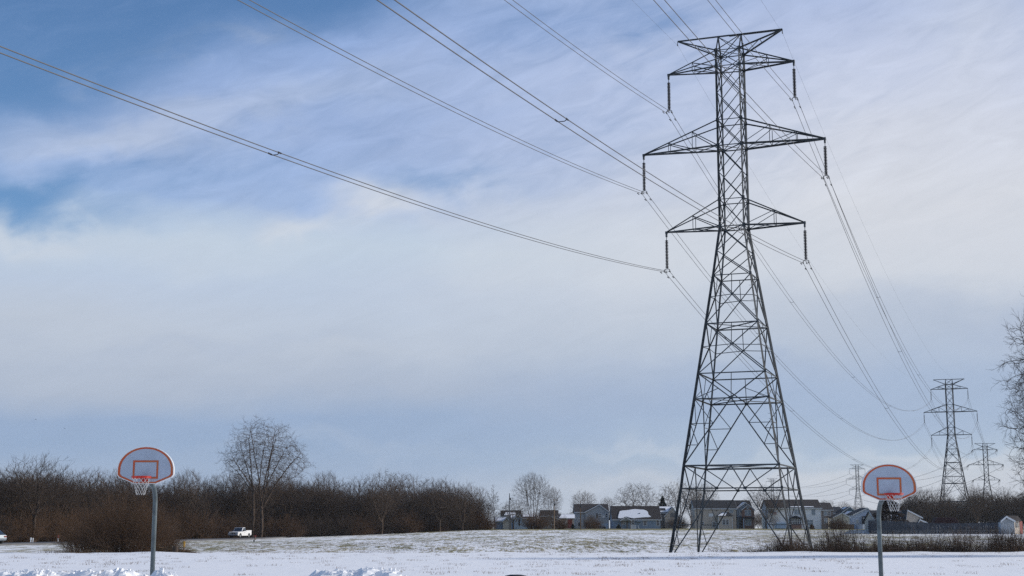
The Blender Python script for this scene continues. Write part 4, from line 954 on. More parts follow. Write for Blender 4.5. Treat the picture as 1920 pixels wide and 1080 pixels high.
# ------------------------------------------------------------------ houses
class House:
    def __init__(s, cx, D, base, label, cat='house', name='house', group='houses beyond the field'):
        s.D = D; s.cx = cx; s.o = P(cx, base, D); s.r = empty(name, s.o, label=label, cat=cat, group=group)
    def x(s, px, y=0.): return P(px, 990, s.D+y).x-s.o.x
    def z(s, py, y=0.): return P(s.cx, py, s.D+y).z-s.o.z
    def gableX(s, x0, x1, eave, ridge, dep, wm, rm, y0=0., ov=.35, z0=-1.2):          # ridge parallel to the front
        X0, X1 = s.x(x0), s.x(x1); ze = s.z(eave, y0); zr = s.z(ridge, y0+dep/2); ym = y0+dep/2; y1 = y0+dep
        MB().prism([(X0, y0, z0), (X0, y0, ze), (X0, ym, zr-.06), (X0, y1, ze), (X0, y1, z0)], (X1-X0, 0, 0)).build('wall', wm, s.r)
        sl = (zr-ze)/(dep/2); b = MB(); t = .16; o2 = .3
        for sg in (-1, 1):
            ye = ym+sg*(dep/2+ov); zee = ze-sl*ov
            b.prism([(X0-o2, ym, zr+.10), (X0-o2, ye, zee+.10), (X0-o2, ye, zee-.08), (X0-o2, ym, zr-.08)], (X1-X0+2*o2, 0, 0))
        rf = b.build('roof', rm, s.r)
        f = MB(); f.box((X0-o2, y0-ov-.05, ze-sl*ov-.16), (X1+o2, y0-ov-.003, ze-sl*ov+.07))
        for X in (X0-o2-.04, X1+o2+.003):
            f.prism([(X, ym, zr+.06), (X, y0-ov, ze-sl*ov+.06), (X, y0-ov, ze-sl*ov-.14), (X, ym, zr-.16)], (.037, 0, 0))
        f.build('fascia', TRIM, s.r); s.plane = (y0-ov, ze-sl*ov+.10, sl); return rf
    def gableY(s, x0, x1, eave, ridge, y0, y1, wm, rm, peak=None, z0=-1.2, ov=.3, ridge_end=None):   # gable end faces the camera
        X0, X1 = s.x(x0, y0), s.x(x1, y0); xp = s.x(peak, y0) if peak else (X0+X1)/2; ze = s.z(eave, y0); zr = s.z(ridge, y0)
        MB().prism([(X0, y0, z0), (X1, y0, z0), (X1, y0, ze), (xp, y0, zr-.06), (X0, y0, ze)], (0, y1-y0, 0)).build('wall', wm, s.r)
        b = MB(); f = MB()
        for X, sg in ((X0, -1), (X1, 1)):
            run = abs(X-xp); sl = (zr-ze)/run; Xe = X+sg*ov; zee = ze-sl*ov
            b.prism([(xp, y0-.3, zr+.10), (Xe, y0-.3, zee+.10), (Xe, y0-.3, zee-.08), (xp, y0-.3, zr-.08)], (0, y1-y0+.3, 0))
            f.prism([(xp, y0-.34, zr+.08), (Xe, y0-.34, zee+.08), (Xe, y0-.34, zee-.20), (xp, y0-.34, zr-.20)], (0, .035, 0))
        rf = b.build('roof', rm, s.r); f.build('fascia', TRIM, s.r); s.gy = (xp, zr+.10, X0, X1, ze, y0, y1); return rf
    def snow(s, rf, poly, th=.10):                # polygon in image rows/columns laid on the front slope
        y0, z0, sl = s.plane; nrm = Vector((0, -sl, 1)).normalized(); pts = []
        for a, c in poly:
            y = y0
            for _ in range(4): y = y0+(s.z(c, y)-z0)/sl
            pts.append(Vector((s.x(a, y), y, z0+(y-y0)*sl))+nrm*.01)
        MB().prism(pts, nrm*th).build('roof_snow', SNOWP, rf)
    def snow_side(s, rf, side, t0, t1, u0, u1):    # snow on one slope of a front gable; t along slope from ridge, u along depth
        xp, zr, X0, X1, ze, y0, y1 = s.gy; X = X0 if side < 0 else X1; a = Vector((xp, 0, zr)); c = Vector((X, 0, ze+.1)); d = c-a; nrm = Vector((-d.z, 0, d.x)).normalized()
        if nrm.z < 0: nrm = -nrm
        p = lambda t, u: a+d*t+Vector((0, y0+(y1-y0)*u-.2, 0))+nrm*.012
        MB().prism([p(t0, u0), p((t0+t1)/2, u0+.01), p(t1, u0+.03), p(t1-.08, (u0+u1)/2), p(t1, u1), p(t0, u1)], nrm*.09).build('roof_snow', SNOWP, rf)
    def window(s, a, c, b_, d, y=0., mull=1, glass=None, frame=TRIM, bar=True, name='window'):
        X0, X1 = s.x(a, y), s.x(b_, y); Z1, Z0 = s.z(c, y), s.z(d, y); t = .10; f = MB(); yy = y-.08
        f.box((X0-t, yy, Z0-t), (X0, y+.02, Z1+t)); f.box((X1, yy, Z0-t), (X1+t, y+.02, Z1+t)); f.box((X0, yy, Z1), (X1, y+.02, Z1+t)); f.box((X0, yy, Z0-t), (X1, y+.02, Z0))
        for i in range(1, mull):
            xm = X0+(X1-X0)*i/mull; f.box((xm-.06, yy+.004, Z0), (xm+.06, y+.02, Z1))
        if bar: f.box((X0, yy+.02, (Z0+Z1)/2-.03), (X1, y+.01, (Z0+Z1)/2+.03))
        w_ = f.build(name, frame, s.r); MB().box((X0, y-.03, Z0), (X1, y-.012, Z1)).build('pane', glass or GLASS, w_); return w_
    def slab(s, name, a, c, b_, d, y0, y1, m_, bevel=0., parent=None):
        return MB().box((s.x(a, y0), y0, s.z(d, y0)), (s.x(b_, y0), y1, s.z(c, y0))).build(name, m_, parent or s.r, bevel=bevel)
BLUEG = siding('grey_blue_siding', (.21, .28, .37)); TAN = siding('tan_siding', (.52, .45, .38)); WHITES = siding('white_siding', (.84, .84, .84)); LBLUE = siding('light_blue_siding', (.36, .47, .60))
GREYS = siding('grey_siding', (.33, .36, .39)); BEIGE = siding('beige_siding', (.62, .58, .50)); BROWNS = siding('brown_siding', (.19, .165, .15)); SAGE = siding('sage_siding', (.30, .36, .36))
REDW = siding('red_siding', (.26, .05, .035)); TEAL = siding('teal_gable', (.08, .15, .20)); LAV = siding('lavender_blue_siding', (.38, .46, .60)); BRICK = mat('brick_wall', (.24, .14, .11), .9, var=.25, vscale=5)
RDARK = shingles('charcoal_shingles', (.012, .014, .018)); RBRN = shingles('brown_shingles', (.027, .022, .023)); RGREY = shingles('grey_shingles', (.024, .025, .029)); RNAVY = shingles('blue_black_shingles', (.016, .021, .031))

# small shed and blue ranch house on the left
H = House(942, 372, 987, 'small blue shed with a snow covered roof beside the thin lone tree', 'shed', 'shed')
rf = H.gableX(928, 947, 977, 970.5, 5, BLUEG, RGREY); H.snow(rf, [(928, 977), (947, 977), (949, 970.8), (928, 970.8)])
H.gableY(943, 957, 977, 971, -.6, 4, BEIGE, RGREY)
H = House(980, 386, 986.5, 'low blue house with a small front gable behind the big vase tree')
rf = H.gableX(957, 1004, 971.5, 965, 8, LBLUE, RGREY); H.snow(rf, [(980, 969), (1003, 969.5), (1004, 965.4), (980, 965.2)]); H.snow(rf, [(957.5, 971), (966, 971), (967, 966.5), (958, 966.5)])
rf = H.gableY(963.5, 979, 971.5, 964.8, -1.2, 3, LBLUE, RGREY)
for a, b_ in ((961.3, 963), (967.3, 969.5), (979.5, 981.3), (987.5, 989.5), (994, 996)): H.window(a, 973, b_, 977, -1.2 if 963.5 < a < 979 else 0, bar=False)
H.slab('door', 972.2, 973, 975, 985.5, -1.3, -1.25, BLACKP)
H = House(957, 430, 986, 'dark roofed house with a snow strip behind the small blue shed')
rf = H.gableX(940, 976, 968, 957.5, 9, GREYS, RDARK); H.snow(rf, [(945, 966.5), (968, 966.5), (966, 960.5), (948, 961)])
H = House(1036, 398, 989, 'brown roofed low house half hidden by brush, left of the wooden utility pole')
H.gableY(1026, 1047.5, 973, 966, 0, 9, BROWNS, RBRN, peak=1028); H.window(1034, 976, 1038, 983); H.slab('porch_post', 1046.3, 973, 1047, 989, -.6, -.45, TRIM)
H = House(1036, 430, 988, 'house with a plain red brown roof behind the wooden utility pole')
H.gableX(1014, 1046, 967, 957, 9, BROWNS, RBRN)
H = House(1063, 402, 991, 'single-storey house with a red wall and snow covered roof')
rf = H.gableX(1050, 1077, 971.5, 964.5, 8, TAN, RGREY); H.snow(rf, [(1048, 972), (1078, 972), (1077.5, 965), (1053, 965)])
H.slab('red_wall_panel', 1064.5, 973.3, 1073, 990.5, -.06, -.01, REDW); H.slab('lattice_screen', 1054.5, 986, 1064, 991, -1, -.9, BRUSH2); H.window(1057, 979, 1060, 983, glass=GLASSL)
# grey two-storey gabled house with garage
H = House(1115, 412, 993, 'grey two-storey gabled house with a pale garage door')
H.gableX(1079, 1141, 959.5, 945.5, 9, GREYS, RBRN, y0=1.2); H.gableY(1098, 1142, 959.5, 946, 0, 6, GREYS, RBRN, peak=1124)
H.slab('brick_lower_wall', 1098.5, 979.5, 1124.5, 993.2, -.08, -.01, BRICK)
H.window(1122, 963, 1127.5, 970); H.window(1135.5, 963, 1139, 970); H.slab('garage_door', 1126.5, 982, 1140, 993.3, -.12, -.05, LBLUE); H.slab('shutter', 1118.5, 962.5, 1121, 970.5, -.1, -.02, BLACKP)
H.window(1084, 972.5, 1087, 976, 1.2); H.window(1084, 979, 1088, 987, 1.2, bar=False)
rr = MB(); rr.lathe([(.0, 0), (.42, 0), (.5, .06), (.42, .10)], (0, 0, 0), 16); v_ = rr.build('round_vent', TRIM, H.r); v_.rotation_euler = (R(90), 0, 0); v_.location = (H.x(1131.8), -.02, H.z(968.5))
# ranch with the snow patch
H = House(1193, 398, 992.2, 'low blue-grey house whose dark roof carries one big snow patch')
rf = H.gableX(1149, 1238.5, 973, 949.3, 11, BLUEG, RBRN)
H.snow(rf, [(1159.1, 972.1), (1159.3, 969), (1161, 963), (1162.5, 959), (1168, 958), (1174, 957.6), (1180.8, 956.8), (1186, 955.6), (1192.3, 955.4), (1199, 956.1), (1207.2, 956.4), (1212, 958), (1215.2, 960.7), (1216.4, 965.8), (1219, 968), (1221.5, 969.3), (1218, 970), (1206, 970.6), (1196, 971.6), (1187.7, 972.4), (1182, 971.4), (1175.1, 969.4), (1171, 969.8), (1168.2, 971.9), (1164, 972.5)], .14)
H.gableY(1164.5, 1183, 975, 969.6, -2.0, 1, GREYS, RBRN, z0=H.z(976, -2)); vt = MB().lathe([(.25, 0), (.25, .5), (.0, .55)], (0, 0, 0), 10).build('roof_vent', BLACKP, H.r); vt.location = (H.x(1199, 2.5), 2.0, H.z(965.5, 2))
for a in (1165.5, 1181.5): H.slab('porch_post', a, 975, a+.9, 992, -1.95, -1.8, WOODP)
H.window(1166, 976.5, 1172, 983, mull=2); H.window(1184.3, 975.8, 1188.6, 983.2); H.window(1206.8, 975.8, 1212.6, 985.2); H.window(1231, 975.8, 1236.2, 985); H.slab('door', 1174.5, 977, 1177.6, 991, -.07, -.02, BROWNS)
H.slab('awning', 1193.5, 976.6, 1203.5, 978.2, -1.0, -.02, BLUEG)
rl = MB(); X0, X1 = H.x(1182), H.x(1190.8); z0, z1 = H.z(991.5), H.z(984.6)
rl.box((X0, -2.2, z1-.12), (X1, -2.1, z1)); rl.box((X0, -2.19, z0), (X1, -2.11, z0+.12))
for i in range(13): xx = X0+(X1-X0)*i/12; rl.box((xx-.035, -2.18, z0), (xx+.035, -2.12, z1-.13))
for xx in (X0, X1): rl.box((xx-.09, -2.24, z0-.4), (xx+.09, -2.06, z1+.1))
rl.build('porch_railing', TRIM, H.r)
rl = MB(); rl.prism([(H.x(1194.2), -2.2, H.z(984.3)), (H.x(1195.4), -2.2, H.z(984.3)), (H.x(1197.8), -2.2, H.z(991.8)), (H.x(1196), -2.2, H.z(991.8))], (0, .1, 0)); rl.build('stair_rail', TRIM, H.r)
H.slab('deck_panel', 1156.5, 984.2, 1160, 991.8, -1.5, -1.4, TRIM)
# tan house with gable front and snowy roof
H = House(1256, 408, 990, 'tan front-gabled house with a snow streaked roof, left of the pylon legs')
rf = H.gableX(1233, 1262, 960.5, 949.5, 8, BROWNS, RNAVY, y0=1.5); H.snow(rf, [(1233.5, 953), (1248, 953.3), (1249, 958), (1236, 958.6), (1236, 960), (1262, 960), (1264, 950.2), (1234, 950.4)])
H.gableY(1247, 1272.5, 966.5, 951, 0, 9, TAN, RNAVY, peak=1262); H.window(1258, 962, 1268, 969, frame=BROWNS, mull=2)
H.slab('wood_skirt', 1247.6, 978.5, 1272, 990.2, -.06, -.01, BROWNS)
# tan two-storey with the bay
H = House(1341, 402, 991, 'long tan house with a dark roof and bay window, inside the pylon legs')
H.gableX(1303, 1381, 952.8, 938.3, 9.5, TAN, RDARK)
H.window(1369.5, 955.6, 1375, 961.3, glass=GLASSL); H.window(1336.7, 979, 1342, 988); H.window(1345, 979, 1347, 987.5, bar=False); H.window(1330, 963.3, 1337, 968, glass=PAINTW, bar=False); H.slab('soffit_vent', 1343, 955.7, 1345.5, 957.6, -.1, -.02, BLACKP)
H.window(1316, 978.5, 1319.5, 985)
X0, X1, y0 = H.x(1347.5, -2.2), H.x(1373.5, -2.2), -2.2; zt = H.z(967.6, -2.2)
bay = MB().box((X0, y0, -1), (X1, .0, zt)).build('bay_wall', TAN, H.r); tr_ = MB()
for X in (X0, X1): tr_.box((X-.08, y0-.05, -1), (X+.08, y0-.003, zt))
tr_.build('corner_trim', TRIM, H.r)
rb = MB(); a = .35; zr = H.z(960.5, 0); rb.add([(X0-a, y0-a, zt), (X1+a, y0-a, zt), (X1+a, 0, zt), (X0-a, 0, zt), (X0+1.2, -.02, zr), (X1-.6, -.02, zr)], [(0, 3, 2, 1), (0, 1, 5, 4), (1, 2, 5), (0, 4, 3), (3, 4, 5, 2)]); rb.build('bay_roof', RDARK, H.r)
sn = MB(); sn.add([(X0-.2, y0-a+.2, zt+.12), (X0+1.9, y0-a+.2, zt+.12), (X0+2.6, -.6, zt+1.0), (X0+1.4, -.5, zt+1.0)], [(0, 1, 2, 3)]).build('roof_snow', SNOWP, H.r)
H.window(1355.3, 974.2, 1360, 983.3, -2.2); H.window(1361.8, 974.2, 1366.3, 983.3, -2.2)
# blue gabled wing as its own house front
H = House(1399, 404, 991.3, 'slate blue two-storey house with a brick-faced front gable, right of the tan house')
H.gableX(1381.6, 1412, 952.6, 938.6, 9, BLUEG, RDARK, y0=1.8)
rf = H.gableY(1382, 1414, 954, 942, .9, 8, BLUEG, RNAVY, peak=1398.5); H.snow_side(rf, -1, .05, .95, 0, .5)
H.gableY(1392.3, 1415, 955, 945.8, 0, 4, BRICK, RNAVY, peak=1403.7)
H.window(1397.8, 957, 1408.3, 966, 0, 2, glass=GLASSL); H.window(1397.8, 973.3, 1408.3, 984.5, 0, 2, glass=GLASSL); H.window(1401.5, 950, 1405, 954.5, 0, bar=False, glass=GLASSL)
H.slab('porch_roof', 1382.5, 969.8, 1414.5, 972, -1.6, -.02, RNAVY); H.slab('porch_post', 1394, 972, 1395.6, 991.3, -1.55, -1.35, LBLUE); H.slab('door', 1386.8, 976.5, 1391.5, 989.8, .80, .87, BLACKP); H.window(1387.5, 961.5, 1390.3, 966, .9)
# white two-storey
H = House(1490, 398, 991, 'large white two-storey house with a brown roof behind the right pylon legs')
rf = H.gableX(1440.5, 1540.5, 951.8, 937.2, 10, WHITES, RBRN)
H.window(1443.8, 956, 1451, 962, mull=2, frame=BROWNS); H.window(1490.5, 956, 1501.5, 964.5, mull=2, glass=GLASSL); H.window(1523, 955.5, 1529.6, 965.3, glass=GLASSL); H.window(1513, 975, 1524.5, 984.5, mull=2, glass=GLASSL)
H.slab('flag', 1449.5, 960, 1457, 964.8, -.3, -.28, mat('faded_flag_cloth', (.42, .20, .21), .8, stretch=(1, 1, 6), c2=(.5, .45, .46), vscale=3))
H.snow(rf, [(1483, 951.3), (1528, 951.3), (1526, 950.2), (1500, 949.9), (1484, 950.3)], .12)
X0, X1 = H.x(1483, -1.1), H.x(1503, -1.1); zb, zt = H.z(982.5, -1.1), H.z(972.3, -1.1)
MB().box((X0, -1.1, -.8), (X1, 0, zb)).build('bay_base', BRICK, H.r); bw = MB()
for i in range(6): xx = X0+(X1-X0)*i/5; bw.box((xx-.08, -1.1, zb), (xx+.08, -1.0, zt))
bw.box((X0, -1.1, zt-.1), (X1, -1.0, zt)); bw.box((X0, -1.1, (zb+zt)/2-.04), (X1, -1.0, (zb+zt)/2+.04)); bwo = bw.build('bay_window', TRIM, H.r); MB().box((X0+.02, -1.04, zb), (X1-.02, -.02, zt-.1)).build('pane', GLASS, bwo)
rb = MB(); rb.prism([(X0-.3, -1.4, zt), (X1+.3, -1.4, zt), (X1-.6, -1.4, zt+.5), (X0+1.5, -1.4, zt+.8), (X0+.4, -1.4, zt+.5)], (0, 1.38, 0)); rb.build('bay_roof', RNAVY, H.r)
H.slab('garden_tarp', 1456, 980, 1474, 991, -1.4, -.6, LBLUE, .1); H.slab('downpipe', 1539.2, 952, 1540.2, 991, -.1, -.01, TRIM)
# brown house behind
H = House(1551, 420, 990.5, 'dark brown house joined at the right of the white house')
H.gableX(1534, 1562, 955.3, 943, 9, BROWNS, RBRN, y0=0); H.window(1546, 958.5, 1551, 966.2, glass=GLASSL); H.window(1553, 959, 1558, 966.2); H.window(1546.5, 972.5, 1553, 981, mull=2, glass=GLASSL)
# far right group
H = House(1578.5, 392, 988, 'pale grey gabled outbuilding with a lamp post in front', 'garage', 'garage')
H.gableY(1563.5, 1593.5, 969.5, 961.5, 0, 7, BEIGE, RGREY, peak=1580)
H = House(1594, 440, 988, 'dark teal gabled house above the pale outbuilding')
rf = H.gableY(1578, 1609, 961.5, 950.3, 0, 9, TEAL, RNAVY, peak=1594.5); H.gableX(1569, 1584, 961, 950.8, 8, TEAL, RNAVY, y0=3); H.snow_side(rf, -1, .1, .5, .3, .7)
H = House(1596, 420, 988, 'small dormer gabled house with snow on its slope, right of the teal gable')
rf = H.gableY(1588, 1601, 966, 958.5, 0, 8, LAV, RNAVY, peak=1598); H.snow_side(rf, -1, .1, .9, 0, .6)
H = House(1617, 405, 988, 'tall lavender-blue gabled house behind the left edge of the plank fence')
rf = H.gableY(1601.5, 1640, 964.5, 952.3, 0, 9, LAV, RNAVY, peak=1628); H.slab('lean_to', 1619, 968, 1634, 986, -1.6, -.3, RNAVY); H.slab('roof_snow', 1620, 970.5, 1626, 974, -1.75, -1.62, SNOWP); H.window(1606, 975, 1609, 980, glass=GLASSL)
H = House(1690, 300, 986, 'tan gabled house with patchy snow on its dark roof, behind the right hoop net')
rf = H.gableX(1646, 1704, 975.5, 957.5, 10, TAN, RNAVY, y0=1)
for q in ([(1648, 974.5), (1661, 974.5), (1660, 967), (1650, 967.5)], [(1665, 974.8), (1674, 974.5), (1673, 966.5), (1664, 967)], [(1680, 974), (1691, 974.5), (1689, 967.5), (1681, 967)], [(1650, 963), (1660, 963), (1658, 959.5), (1651, 960)], [(1684, 961.5), (1693, 962), (1692, 958.6), (1685, 958.8)]): H.snow(rf, q)
H.gableY(1700, 1728, 969.5, 956.5, 0, 9, TAN, RGREY, peak=1702.5); H.gableY(1722, 1736, 979, 974, -.5, 3, BROWNS, RGREY, peak=1725)
# blue pool and low brown fence, lamp posts
b_ = P(1612.5, 990.5, 380); pl = MB(); pl.lathe([(1.5, -.5), (1.5, .95), (1.58, .97), (1.58, 1.05), (1.4, 1.05), (1.4, .9), (0, .9)], (0, 0, 0), 24)
o = pl.build('garden_pool', LAV); o.location = b_; tag(o, 'round blue above-ground pool between the pale outbuilding and plank fence', 'pool')
def plank_fence(name, pts, hgt, m_, label, pw=.15, posts=True):
    r = empty(name, pts[0], label=label, cat='fence'); o0 = Vector(pts[0]); rs = random.Random(3); pan = MB(); pst = MB()
    for i in range(len(pts)-1):
        a, c = Vector(pts[i])-o0, Vector(pts[i+1])-o0; n = max(1, int((c-a).length/pw)); d = (c-a)/n; nr = Vector((d.y, -d.x, 0)).normalized()*.02
        h0 = hgt[i] if isinstance(hgt, list) else hgt; h1 = hgt[i+1] if isinstance(hgt, list) else hgt
        for k in range(n):
            p = a+d*k; hh = h0+(h1-h0)*k/n+rs.uniform(-.03, .03); q = p+d*.93
            pan.prism([p+Vector((0, 0, -.5)), q+Vector((0, 0, -.5)), q+Vector((0, 0, hh)), (p+q)/2+Vector((0, 0, hh+.04)), p+Vector((0, 0, hh))], nr)
            if k % 16 == 0: pst.box((p.x-.06, p.y+.03, p.z-.5), (p.x+.06, p.y+.15, p.z+hh-.05))
    pan.build('planks', m_, r); pst.build('fence_posts', m_, r)
fp = [P(1632.5, 999.5, 214), P(1690, 1000, 212), P(1760, 1000.5, 211), P(1820, 1002, 210), P(1877, 1004, 209)]
plank_fence('plank_fence', fp, [1.80, 1.72, 1.45, 1.62, 1.85], FENCEM, 'long dark weathered plank fence on the right, ending at the shed')
fp2 = [fp[0]+Vector((0, .03, 0)), P(1628.5, 991, 330)]
plank_fence('plank_fence', fp2, [1.80, 1.8], FENCEM, 'side run of the dark plank fence going back from its left corner')
plank_fence('low_fence', [P(1578, 991, 372), P(1602, 991, 372)], 1.05, BRUSH2, 'low tan fence in front of the pale outbuilding')
plank_fence('low_fence', [P(1621, 990.5, 372), P(1631.5, 990.5, 372)], 1.0, TRIM, 'short white fence piece beside the round blue pool')
# garden shed
H = House(1889, 205, 1005.5, 'pale garden shed with a brown roof at the right end of the plank fence', 'shed', 'shed')
X0, X1 = H.x(1876.5), H.x(1902.5)
H.gableY(1876.5, 1902.5, 976.8, 968.3, 0, .9, GREYS, RBRN, peak=1887, ov=.08)
X2 = H.x(1917.5); ze = H.z(976); MB().prism([(X1, .0, -.6), (X2, 1.0, -.6), (X2, 1.0, ze), (X1, 0, ze)], (-.3, 2.2, 0)).build('side_wall', TAN, H.r)
xm = H.x(1887.5); zr = H.z(968); X3 = H.x(1921)
rb = MB(); rb.add([(X1-.1, -.25, ze-.08), (X3, .95, ze-.08), (X3-.1, 2.2, zr), (xm, 1.1, zr+.02), (X1-.1, -.25, ze+.02), (X3, .95, ze+.02), (X3-.1, 2.2, zr+.1), (xm, 1.1, zr+.12)], [(0, 3, 2, 1), (4, 5, 6, 7), (0, 1, 5, 4), (1, 2, 6, 5), (2, 3, 7, 6), (3, 0, 4, 7)]); rb.build('side_roof', RBRN, H.r)
H.slab('shed_door', 1884.5, 979.5, 1900, 1004.8, -.05, -.01, GREYS); vt = MB().lathe([(.0, 0), (.14, 0), (.14, .05)], (0, 0, 0), 12).build('gable_vent', BLACKP, H.r); vt.rotation_euler = (R(90), 0, 0); vt.location = (H.x(1888), -.02, H.z(971.8))
wx0, wx1 = H.x(1905), H.x(1913.5)
def yw(x): return (x-X1)/(X2-X1)
fw = MB(); za, zb = H.z(989), H.z(979)
def wpanel(b, xa, xb, z0, z1, off): b.prism([(xa, yw(xa)-off, z0), (xb, yw(xb)-off, z0), (xb, yw(xb)-off, z1), (xa, yw(xa)-off, z1)], (.0, off-.004, 0))
wpanel(fw, wx0, wx1, za, zb, .03); wn = fw.build('window', BLACKP, H.r); mu = MB()
for t in (.5,): xx = wx0+(wx1-wx0)*t; wpanel(mu, xx-.02, xx+.02, za, zb, .05)
for t in (.33, .66): zz = za+(zb-za)*t; wpanel(mu, wx0, wx1, zz-.015, zz+.015, .045)
mu.build('muntins', TRIM, wn)
dr = MB(); wpanel(dr, H.x(1916.5), H.x(1924), -.5, ze-.1, .06); dr.build('red_wall_panel', REDM, H.r)
# dark red canopy behind the fence
o = MB().box((-1.9, -.8, 0), (1.9, .8, .6)); o.prism([(-1.9, -.8, .6), (1.9, -.8, .6), (1.5, -.8, 1.1), (-1.5, -.8, 1.15)], (0, 1.6, 0)); o = o.build('covered_trailer', mat('dark_red_cover', (.022, .007, .009), .9), bevel=.08); o.location = P(1772, 984, 225); tag(o, 'dark maroon covered trailer showing over the plank fence', 'trailer')
# utility poles
def pole(px, top, base, D, label, arms=True, r=.14, m_=WOODP, lamp=False):
    b = P(px, base, D); h = P(px, top, D).z-b.z; rt = empty('utility_pole' if not lamp else 'lamp_post', b, label=label, cat='utility pole' if not lamp else 'lamp post')
    MB().tube([(0, 0, -.6), (0, 0, h)], [r, r*.75], 10).build('pole', m_, rt)
    if lamp: MB().lathe([(.05, 0), (.16, .12), (.18, .4), (.0, .5)], (0, 0, h), 8).build('lantern', GLASSL, rt)
    elif arms:
        a = MB(); a.box((-.1, -.13, h-1.2), (.1, -.02, h-.5)); a.lathe([(.0, 0), (.16, 0), (.16, .5), (.0, .52)], (.25, -.1, h-1.6), 10); a.build('pole_hardware', STEEL_FAR, rt)
pole(955.3, 925, 991, 345, 'tall thin grey pole left of the big vase-shaped tree', r=.12, m_=STEEL_FAR)
pole(957.8, 972, 991.5, 340, 'short black post at the foot of the tall thin grey pole', arms=False, r=.13, m_=BLACKP)
pole(1039, 936, 992, 360, 'brown wooden pole in front of the low brown roofed house')
pole(1088.5, 940, 993, 368, 'pale wooden pole in front of the grey gabled house', m_=BRUSH2)
pole(1580.6, 964, 990.5, 370, 'black lamp post before the pale outbuilding', lamp=True, r=.08, m_=BLACKP)
pole(1562.5, 955, 990, 375, 'thin pale post at the corner of the brown house', arms=False, r=.06, m_=BRUSH2)

# ------------------------------------------------------------------ vehicles
def wheel(root, x, y, r=.38, wd=.25):
    s = 1 if y > 0 else -1
    t = MB(); prof = [(r*.62, -wd/2), (r*.93, -wd/2), (r, -wd*.32), (r, wd*.32), (r*.93, wd/2), (r*.62, wd/2)]
    t.lathe(prof, (0, 0, 0), 24); ty = t.build('wheel', RUBBER, root, smooth=True); ty.rotation_euler = (R(90), 0, 0); ty.location = (x, y-s*wd/2, r)
    c = MB(); z = -s*wd/2*.9; c.lathe([(0, z), (r*.25, z*1.05), (r*.3, z*.85), (r*.62, z*.7), (r*.64, z)], (0, 0, 0), 24); c.build('rim', CHROME, ty)
def arch(xc, r, n=8): return [(xc+r*math.cos(math.pi*i/n), .38+r*math.sin(math.pi*i/n)) for i in range(n+1)]   # from +x side to -x side
def side_prism(b, poly, y0, y1): b.prism([(x, y0, z) for x, z in poly], (0, y1-y0, 0))
def pickup(loc, rz, label):
    r = empty('pickup_truck', loc, rz, label=label, cat='pickup truck'); W = .98
    # x forward; wheelbase 3.4
    fx, bx = 1.65, -1.75
    low_ = [(2.62, .42)]+arch(fx, .47)+arch(bx, .47)+[(-2.68, .55), (-2.72, .75), (-2.70, 1.28), (-.62, 1.28), (-.60, 1.13), (1.15, 1.13), (2.35, 1.06), (2.60, .98), (2.66, .7)]
    low_ = [p for p in low_ if p[1] >= .36]
    b = MB(); side_prism(b, low_, -W, W); bd = b.build('body', TRUCKW, r, bevel=.035)
    bb = MB(); bb.box((-2.6, -W+.1, 1.281), (-.7, W-.1, 1.288)); bb.build('bed_floor', BLACKP, bd)
    rails = MB()
    for s in (-1, 1): rails.box((-2.70, s*(W-.05)-.05, 1.27), (-.62, s*(W-.05)+.05, 1.36))
    rails.box((-2.72, -W+.1, 1.27), (-2.64, W-.1, 1.36)); rails.build('bed_rail', TRUCKW, bd)
    c = MB(); tw = .80
    c.add([(1.05, -W+.04, 1.12), (1.05, W-.04, 1.12), (-.62, W-.04, 1.12), (-.62, -W+.04, 1.12), (.38, -tw, 1.86), (.38, tw, 1.86), (-.50, tw, 1.86), (-.50, -tw, 1.86)], [(0, 3, 2, 1), (4, 5, 6, 7), (0, 1, 5, 4), (1, 2, 6, 5), (2, 3, 7, 6), (3, 0, 4, 7)])
    cb = c.build('cab', TRUCKW, r, bevel=.05)
    def quad(name, pts, parent, m_=GLASS):
        p = [Vector(q) for q in pts]; nr = (p[1]-p[0]).cross(p[2]-p[0]).normalized(); MB().prism([q+nr*.004 for q in p], nr*.012).build(name, m_, parent)
    quad('windshield', [(1.00, -.80, 1.20), (1.00, .80, 1.20), (.45, .70, 1.80), (.45, -.70, 1.80)], cb)
    for s in (-1, 1):
        a = [(.78, s*.935, 1.22), (.32, s*.83, 1.78), (-.42, s*.83, 1.78), (-.50, s*.935, 1.22)]
        quad('side_window', a if s > 0 else a[::-1], cb) if s < 0 else quad('side_window', a[::-1], cb)
        MB().box((.62, s*1.12-.10, 1.18), (.78, s*1.12+.10, 1.40)).tube([(.70, s*.95, 1.2), (.70, s*1.06, 1.25)], .03, 6).build('mirror', BLACKP, cb)
        MB().box((2.60, s*.74-.19, .78), (2.675, s*.74+.19, 1.00)).build('headlight', GLASSL, bd, bevel=.03)
        MB().box((-.1, s*.985-.012, .98), (.12, s*.985+.012, 1.02)).build('door_handle', BLACKP, bd)
    MB().box((2.60, -.52, .74), (2.69, .52, 1.00)).build('grille', BLACKP, bd, bevel=.02)
    MB().box((2.60, -.96, .44), (2.76, .96, .66)).build('bumper', mat('bumper_grey', (.22, .22, .25), .4, .3), bd, bevel=.04)
    for x in (fx, bx):
        for y in (-.97, .97): wheel(r, x, y)
    u = MB(); u.box((-2.5, -.8, .3), (2.4, .8, .45)); u.build('chassis', BLACKP, r)
b = P(449.5, 1010.9, 264); zr_ = float(gz(b.x, b.y))+.32
pickup((b.x, b.y, zr_), R(180+67+6.5), 'white pickup truck driving on the road before the treeline')
